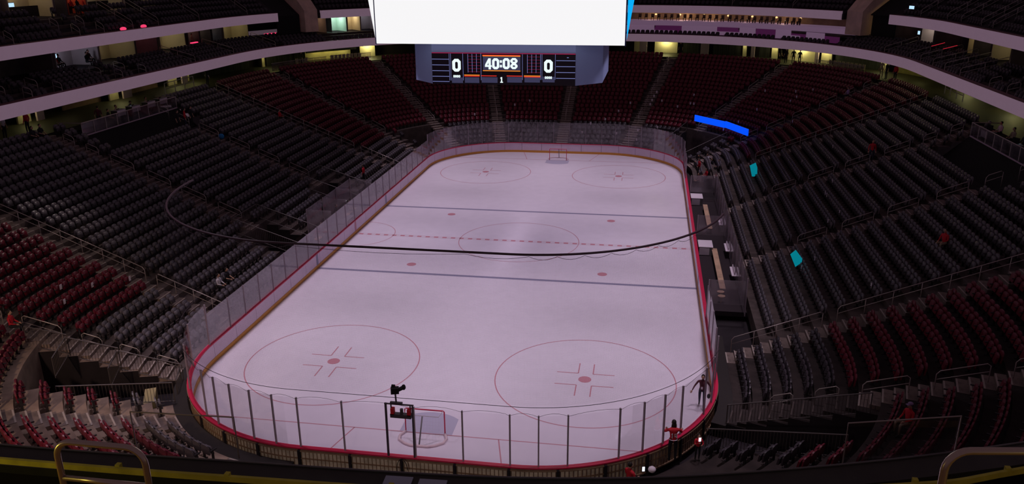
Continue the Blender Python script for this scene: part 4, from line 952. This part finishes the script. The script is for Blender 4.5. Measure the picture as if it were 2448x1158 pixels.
# ---------------------------------------------------------------- people
def person_mesh(pose):
    J = {}
    def set_(d): J.update({k: Vector(v) for k, v in d.items()})
    set_(dict(pel=(0, 0, .95), waist=(0, 0, 1.08), chest=(0, .01, 1.32), neck=(0, 0, 1.47), head=(0, .02, 1.6)))
    for s, n in ((-1, 'L'), (1, 'R')):
        set_({n+'hip': (s*.1, 0, .92), n+'knee': (s*.11, .02, .5), n+'ank': (s*.11, -.02, .09), n+'toe': (s*.13, .14, .04), n+'sho': (s*.19, 0, 1.41), n+'elb': (s*.25, -.03, 1.13), n+'wri': (s*.26, .06, .89)})
    if pose == 'walk': set_(dict(Lknee=(-.11, .2, .52), Lank=(-.12, .22, .10), Ltoe=(-.13, .37, .06), Rknee=(.1, -.02, .50), Rank=(.1, -.28, .14), Rtoe=(.11, -.16, .05), Lelb=(-.36, -.08, 1.14), Lwri=(-.40, .06, .90), Relb=(.36, .05, 1.14), Rwri=(.46, .12, .92)))
    if pose == 'lean': set_(dict(chest=(0, .06, 1.31), neck=(0, .1, 1.45), head=(.02, .15, 1.57), Relb=(.33, .18, 1.18), Rwri=(.38, .42, 1.14), Lelb=(-.28, .2, 1.2), Lwri=(-.2, .42, 1.18)))
    if pose == 'phone': set_(dict(Relb=(.26, .14, 1.16), Rwri=(.12, .36, 1.34), Lelb=(-.26, .14, 1.16), Lwri=(-.1, .34, 1.2)))
    if pose == 'sit':
        for k in ('pel', 'waist', 'chest', 'neck', 'head'): J[k].z -= .45
        for n, s in (('L', -1), ('R', 1)): set_({n+'hip': (s*.1, .02, .48), n+'knee': (s*.13, .45, .52), n+'ank': (s*.13, .46, .10), n+'toe': (s*.14, .62, .04), n+'sho': (s*.19, 0, .96), n+'elb': (s*.24, .06, .70), n+'wri': (s*.14, .30, .62)})
    rad = dict(pel=.135, waist=.12, chest=.145, neck=.055, head=.06, hip=.085, knee=.058, ank=.042, toe=.035, sho=.062, elb=.043, wri=.028)
    bones = [('pel', 'waist', 1), ('waist', 'chest', 1), ('chest', 'neck', 1), ('neck', 'head', 0)]
    for n in 'LR': bones += [('pel', n+'hip', 2), (n+'hip', n+'knee', 2), (n+'knee', n+'ank', 2), (n+'ank', n+'toe', 3), ('chest', n+'sho', 1), (n+'sho', n+'elb', 1), (n+'elb', n+'wri', 4)]
    names = list(J); me = D.meshes.new('sk'); me.from_pydata([J[n] for n in names], [(names.index(a), names.index(b)) for a, b, _ in bones], [])
    o = D.objects.new('sk', me); COL.objects.link(o); o.modifiers.new('s', 'SKIN'); bm = bmesh.new(); bm.from_mesh(me); lay = bm.verts.layers.skin.verify()
    bm.verts.ensure_lookup_table()
    for i, n in enumerate(names):
        r = rad[n if n in rad else n[1:]]; bm.verts[i][lay].radius = (r*1.0, r*.85 if n in ('chest', 'waist', 'pel') else r); bm.verts[i][lay].use_root = (n == 'pel')
    bm.to_mesh(me); bm.free(); sd = o.modifiers.new('d', 'SUBSURF'); sd.levels = 1; sd.render_levels = 1
    dg = bpy.context.evaluated_depsgraph_get(); em = o.evaluated_get(dg).to_mesh()
    mb = MB(); vs = [v.co.copy() for v in em.vertices]; fs = [tuple(p.vertices) for p in em.polygons]; mb.v = [tuple(v) for v in vs]; mb.f = fs
    for f in fs:
        c = sum((vs[i] for i in f), Vector())/len(f); best = (9, 0)
        for a, b, mi in bones:
            p, q = J[a], J[b]; t_ = max(0, min(1, (c-p).dot(q-p)/(q-p).length_squared)); d = (c-(p+(q-p)*t_)).length-.3*rad[a if a in rad else a[1:]]
            if d < best[0]: best = (d, mi)
        mb.m.append(best[1])
    o.evaluated_get(dg).to_mesh_clear(); D.objects.remove(o)
    # head: skull, nose, ears, eyes, mouth
    h = J['head']+Vector((0, .015, .04)); mb.ell(h, (.078, .096, .118), 12, 8, 0); mb.ell(h+Vector((0, .097, -.015)), (.014, .022, .022), 6, 4, 0); mb.ell(h+Vector((0, .088, -.06)), (.026, .010, .007), 6, 4, 5)
    for s in (-1, 1): mb.ell(h+Vector((s*.08, 0, -.01)), (.012, .02, .03), 6, 4, 0); mb.ell(h+Vector((s*.03, .086, .012)), (.012, .010, .008), 6, 4, 5)
    # hands: palm, four fingers and a thumb each
    for n, s in (('L', -1), ('R', 1)):
        w = J[n+'wri']; d = (w-J[n+'elb']).normalized(); side = d.cross(Vector((0, 1, 0)) if abs(d.y) < .8 else Vector((0, 0, 1))).normalized(); nm = d.cross(side)
        mb.tube([w, w+d*.05, w+d*.095], .03, 6, 0, radii=[.026, .040, .036])
        for i in range(4):
            b = w+d*.085+side*(.027-.018*i); L = (.065, .075, .07, .055)[i]; mb.tube([b, b+d*L*.5+nm*.006, b+d*L*.9+nm*.026], .009, 5, 0, radii=[.0095, .009, .007])
        b = w+d*.03+side*.034; mb.tube([b, b+side*.028+d*.03, b+side*.03+d*.062+nm*.012], .011, 5, 0, radii=[.012, .011, .008])
    me2 = mb.mesh('person', [SKIN, DKCL, DKCL, SHOE, SKIN, HAIR], True); return me2, h
PM = {p: person_mesh(p) for p in ('stand', 'walk', 'lean', 'phone', 'sit')}
def person(x, y, z, face, pose, shirt, pants, label, skin=SKIN, sleeves=None, hair='short', hm=HAIR, group=None, cap=None, scale=1.):
    me, h = PM[pose]; o = link('person', me, None, (x, y, z), face); tag(o, label, 'person', group); o.scale = (scale,)*3
    for i, m in enumerate((skin, shirt, pants, SHOE, sleeves or skin, HAIR)): o.material_slots[i].link = 'OBJECT'; o.material_slots[i].material = m
    hb = MB(); hb.ell(h+Vector((0, -.022, .03)), (.088, .095, .108), 12, 8)
    if hair == 'long': hb.ell(h+Vector((0, -.07, -.12)), (.10, .06, .20), 10, 8)
    part('hair', hb, hm, o, True)
    if cap: part('cap', MB().ell(h+Vector((0, -.01, .075)), (.096, .105, .07), 12, 6).box(h+Vector((0, .12, .06)), (.13, .09, .015)), cap, o)
    return o
to = lambda x, y: math.atan2(-(0-x), (0-y))
def faceto(x, y, tx, ty): return math.atan2(ty-y, tx-x)-PI/2
m_ = person(12.38, -22.95, 0, faceto(12.38, -22.95, 11.6, -30), 'walk', MAROON, NAVY, 'man in dark maroon jacket walking on the ice by the near right boards', sleeves=MAROON)
part('lanyard_badge', MB().box((.02, .16, 1.12), (.09, .01, .12)), PAPER, m_)
solo('glove', MB().ell((0, 0, 0), (.08, .07, .13), 8, 6), DKCL, 'dark round glove hanging from the hand of the man on the ice', 'glove', None, True, (12.68, -23.1, .72))
GZ = .55
gp = person(10.89, -28.5+.0, GZ, faceto(10.89, -28.5, 10.2, -24), 'lean', JERSEY, DKCL, 'woman in a red jersey numbered 14 leaning on the near right glass', sleeves=JERSEY, hair='long')
gx, gy, gnx, gny = P(u_of(10.86, -28.3), .55); gp.location = (gx, gy, .45); gp.scale = (1.12, 1.12, 1.08)
num = MB().box((-.075, -.150, 1.22), (.035, .012, .2)).box((-.095, -.150, 1.29), (.03, .012, .03)).box((.085, -.150, 1.22), (.03, .012, .2)).box((.06, -.151, 1.19), (.11, .012, .03)).box((.02, -.150, 1.25), (.03, .012, .12))
part('number', num, PAPER, gp); part('hem_stripe', MB().tube([(.148*math.cos(a), .125*math.sin(a)+.0, 1.0) for a in np.linspace(0, 2*PI, 17)], .014, 5), PAPER, gp)
kx, ky = P(u_of(11.7, -27.9), 1.15)[:2]
k_ = person(kx, ky, .45, faceto(kx, ky, kx+1, ky-3), 'phone', JERSEY, DKCL, 'small person in red holding a glowing phone beside the woman in the jersey', sleeves=JERSEY, scale=.72)
solo('phone', MB().box((0, 0, 0), (.10, .02, .17), .3), PHONE, 'glowing phone held up by the small person in red', 'phone', None, False, (kx+.05, ky-.1, 1.5))
ax, ay = P(u_of(8.9, -30.2), 1.45)[:2]
person(ax, ay, .45, faceto(ax, ay, ax+1, ay+1), 'sit', JERSEY, DKCL, 'person in red and white seated behind the near boards, looking down', sleeves=WHITEC, scale=1.05)
bx, by = P(u_of(9.5, -29.9), 1.3)[:2]
solo('phone', MB().box((0, 0, 0), (.10, .03, .19), .3), PHONE, 'bright white phone glowing behind the near boards', 'phone', None, False, (bx, by, 1.25))
solo('white_hat', MB().ell((0, 0, 0), (.16, .16, .13), 10, 6), PAPER, 'round white hat beside the bright phone, near boards', 'hat', None, True, (bx+.33, by+.1, 1.2))
def onrow(u, o): k = max(0, round((o-1.35)/.8636)); x, y, nx, ny = P(u, OFF(k)-.1); return x, y, ZT(k)
def prow(u, o, pose, shirt, pants, label, dface=0, **kw):
    x, y, z = onrow(u, o); _, _, nx, ny = P(u, o); return person(x, y, z, ang(nx, ny)+dface, pose, shirt, pants, label, **kw)
prow(u_of(-30.1, 5.7), 17.2, 'stand', JERSEY, NAVY, 'person in a bright red jersey standing in the left stand below the platform', .5, sleeves=JERSEY, group=None)
prow(u_of(-30.1, 5.7)-1.0, 17.2, 'stand', DKCL, DKCL, 'person in dark clothes right of the red jersey in the left stand')
prow(u_of(-30.1, 5.7)+1.1, 17.2, 'stand', DKCL, DKCL, 'person in dark clothes left of the red jersey in the left stand')
prow(u_of(-26.6, 16.6), 13.6, 'sit', JERSEY, DKCL, 'person in red seated beside the far aisle of the left stand', sleeves=JERSEY)
prow(u_of(-16.2, -15.7), 3.2, 'sit', WHITEC, DKCL, 'person in a white shirt seated low in the left stand by the glass', sleeves=WHITEC)
prow(u_of(-16.2, -15.7)-1.0, 3.2, 'sit', DKCL, DKCL, 'person in black seated beside the white shirt by the left glass')
prow(u_of(-15.9, 10.7), 3.0, 'stand', JERSEY, DKCL, 'person in red standing behind the left rink glass', PI, sleeves=JERSEY)
prow(u_of(26.3, 6.7), 13.3, 'stand', JERSEY, NAVY, 'person in red standing on the third aisle of the right stand', PI/2, sleeves=JERSEY)
prow(u_of(25.6, -13.0), 12.7, 'sit', JERSEY, KHAKI, 'person in red slouching across seats in the middle of the right stand', .6, sleeves=JERSEY)
prow(u_of(19.7, -29.6), 8.6, 'sit', JERSEY, KHAKI, 'person in red with bare legs seated in the near right corner', .9, sleeves=JERSEY, cap=PLUM)
prow(u_of(29.1, 28.1)+.3, 16.9, 'sit', PLUM, DKCL, 'person in lilac seated high on the far right corner aisle', sleeves=PLUM)
prow(u_of(-20.7, -26.9), 8.5, 'sit', JERSEY, DKCL, 'person in red at the left edge beside the near left corner rail', sleeves=JERSEY)
prow(u_of(-33.5, -7.9), 20.4, 'sit', DKCL, DKCL, 'person in black at the top of the left stand, left one', hair='long')
prow(u_of(-33.4, -7.1), 20.2, 'sit', DKCL, DKCL, 'person in black at the top of the left stand, right one')
def pc(u, o, pose, shirt, pants, label, f=0, z=8.5, **kw):
    x, y, nx, ny = P(u, o); return person(x, y, z, ang(nx, ny)+f, pose, shirt, pants, label, **kw)
pc(260.6, 22.2, 'stand', JERSEY, DKCL, 'person in a red jersey standing on the left concourse by a yellow wall', PI, sleeves=JERSEY)
pc(262.4, 22.6, 'stand', WHITEC, DKCL, 'person in black and white at the left edge of the concourse')
pc(235.7, 21.9, 'stand', DKCL, DKCL, 'usher in dark clothes with a white collar on the far left concourse', 1.2, sleeves=WHITEC)
pc(206.5, 22.0, 'stand', DKCL, DKCL, 'person beside the bright opening at the far left corner', 1.2)
pc(59.3, 21.8, 'stand', JERSEY, DKCL, 'person in a red jersey and white cap on the right concourse', .3, sleeves=JERSEY, cap=WHITEC)
pc(62.3, 21.8, 'stand', DKCL, DKCL, 'person in black left of the red jersey on the right concourse')
pc(65.0, 22.2, 'stand', KHAKI, KHAKI, 'person in pale clothes before the yellow wall on the right concourse', .5, sleeves=KHAKI)
for i, u in enumerate((91.5, 90.0, 88.0, 93.3)): pc(u, 22.3+.3*(i % 2), 'stand', DKCL, DKCL, ['second', 'third', 'rightmost', 'leftmost'][i]+' dark figure before the yellow lit room, far right concourse', .5*i)
pc(117.6, 22.4, 'stand', DKCL, DKCL, 'dark figure before the yellow room at the top of the far right aisle')
for i, (u, o, s_, f) in enumerate(((255.4, 20.2, MAROON, 2), (254.1, 20.3, DKCL, .3), (252.2, 20.9, KHAKI, .2), (250.2, 20.9, DKCL, 0), (248.0, 20.9, KHAKI, 0))):
    pc(u, o, 'stand' if i == 0 else 'sit', s_, DKCL, ['large man standing', 'person in black sitting', 'person in pale clothes sitting', 'fourth person sitting', 'person at the far end sitting'][i]+' on the left broadcast platform', f+PI*(0), 8.0, cap=HAIR if i == 3 else None)
for i, (u, o, s_) in enumerate(((25.6, 20.9, WHITEC), (23.4, 20.9, KHAKI), (21.6, 20.9, DKCL), (17.6, 20.9, DKCL))):
    pc(u, o, 'sit', s_, DKCL, ['person in a pale shirt seated', 'second person seated', 'third person in black seated', 'person at the near end seated'][i]+' on the right broadcast platform', .2, 8.0, sleeves=s_)
# staff and officials at the end of the players benches
for i, (x, y, s_, p) in enumerate(((15.6, 26.0, KHAKI, 'sit'), (14.6, 24.0, DKCL, 'sit'), (15.8, 22.6, DKCL, 'sit'), (14.4, 20.4, JERSEY, 'stand'), (15.0, 18.3, JERSEY, 'sit'), (16.3, 20.6, PLUM, 'sit'), (14.2, 16.4, MAROON, 'sit'), (15.5, 24.6, WHITEC, 'sit'), (17.6, 26.5, DKCL, 'stand'))):
    person(x, y, .45 if x < 16 else .8, faceto(x, y, 0, y-5), p, s_, DKCL, ['person in khaki at the far end of the bench crowd', 'person in black seated by the far right glass', 'second person in black behind the bench crowd', 'person in bright red standing in the bench crowd', 'person in red seated nearest the camera in the bench crowd', 'person in lilac leaning in the bench crowd', 'person in maroon against the right boards', 'person in white among the bench crowd', 'person in black standing by the far right tunnel'][i], sleeves=s_)
for i, (y, o) in enumerate(((-3.0, 1.5), (3.0, 1.5), (0.3, 1.9))): person(-14.6, y, .5, -PI/2, 'sit' if i < 2 else 'stand', (MAROON, DKCL, DKCL)[i], DKCL, ['person in maroon in the nearer penalty box', 'person in black in the farther penalty box', 'timekeeper in black standing between the penalty boxes'][i])
# people in the suites
for i, (u, o, z, s_) in enumerate(((252.0, 25.8, 11.95, JERSEY), (251.3, 26.0, 11.95, DKCL), (248.6, 25.4, 11.85, DKCL), (247.8, 25.8, 11.95, MAROON), (229.8, 25.8, 11.95, KHAKI))):
    pc(u, o, 'sit', s_, DKCL, ['person in red in the smoky lilac suite', 'person in black in the smoky lilac suite', 'dark figure in front of the lilac suite', 'person in maroon right of the lilac suite', 'person in a pale top in a dark suite on the left'][i], 0, z, sleeves=s_)
for i, (u, s_) in enumerate(((246.6, JERSEY), (245.8, DKCL), (244.9, JERSEY))): pc(u, 27.5, 'sit', s_, DKCL, ['left', 'middle', 'right'][i]+' person before the red lit suite at the top left', .2, 16.2, sleeves=s_)

# seat tags, paper cards and litter
def card(x, y, z, nx, ny, lab, grp): 
    c = MB().add([(-.09, 0, -.14), (.09, 0, -.14), (.09, .0, .14), (-.09, .0, .14), (-.09, -.012, -.14), (.09, -.012, -.14), (.09, -.012, .14), (-.09, -.012, .14)], [(3, 2, 1, 0), (4, 5, 6, 7), (0, 1, 5, 4), (2, 3, 7, 6)])
    solo('seat_card', c, PAPER, lab, 'card', grp, False, (x, y, z), ang(nx, ny))
for (x, y), o, lab in (((-20.8, -22.2), 7.9, 'upper left'), ((-20.0, -20.9), 7.0, 'upper middle'), ((-19.9, -23.2), 7.0, 'lowest'), ((-19.1, -18.9), 6.1, 'rightmost')):
    u = u_of(x, y); k = round((o-1.35)/.8636); X0, Y0, nx, ny = P(u, OFF(k)+.0); card(X0, Y0, ZT(k)+.62, nx, ny, f'white card on a red seat back in the near left corner, {lab} of four', None)
rc = random.Random(3)
for n_, (ua, ub, ka, kb, lab, grp) in enumerate(((95, 142, 1, 12, 'small white card on a dark seat in the far end stand', 'white cards in the far end stand'), (143, 175, 2, 10, 'small white card on a seat at the far end, left side', 'white cards far end left'), (44, 90, 6, 18, 'small white card on a seat in the far right corner', 'white cards far right corner'), (16.5, 38, 8, 16, 'small white card on a charcoal seat in the right stand', 'white cards in the right stand'), (5, 15, 4, 9, 'small white card on a seat in the right stand near the cyan panel', 'white cards near the cyan panel'))):
    for i in range((22, 4, 10, 12, 5)[n_]):
        u = rc.uniform(ua, ub); k = rc.randint(ka, kb)
        if hole(u, k) or any(abs(u-s) < 1.5 for s in SEC): continue
        x, y, nx, ny = P(u, OFF(k)-.0); card(x, y, ZT(k)+.66, nx, ny, lab, grp)
x, y, z = onrow(248.0, 13.9); solo('blue_bag', MB().ell((0, 0, .25), (.28, .22, .25), 9, 6), mat('bag_blue', (.02, .22, .55), .7), 'bright blue bag on the third aisle of the left stand', 'bag', None, True, (x, y, z))
# clear panels along the top of the balcony walkway and litter on the near walkway
for i, (px_, lab) in enumerate(((7.25, 'left'), (7.55, 'right'))): solo('programme', MB().box((0, 0, 0), (.24, .12, .012), .05), mat('programme_blue', (.45, .5, .62), .5), f'pale folded programme lying on the balcony ledge, {lab} one', 'paper', None, False, (px_, -52.32, 15.91))
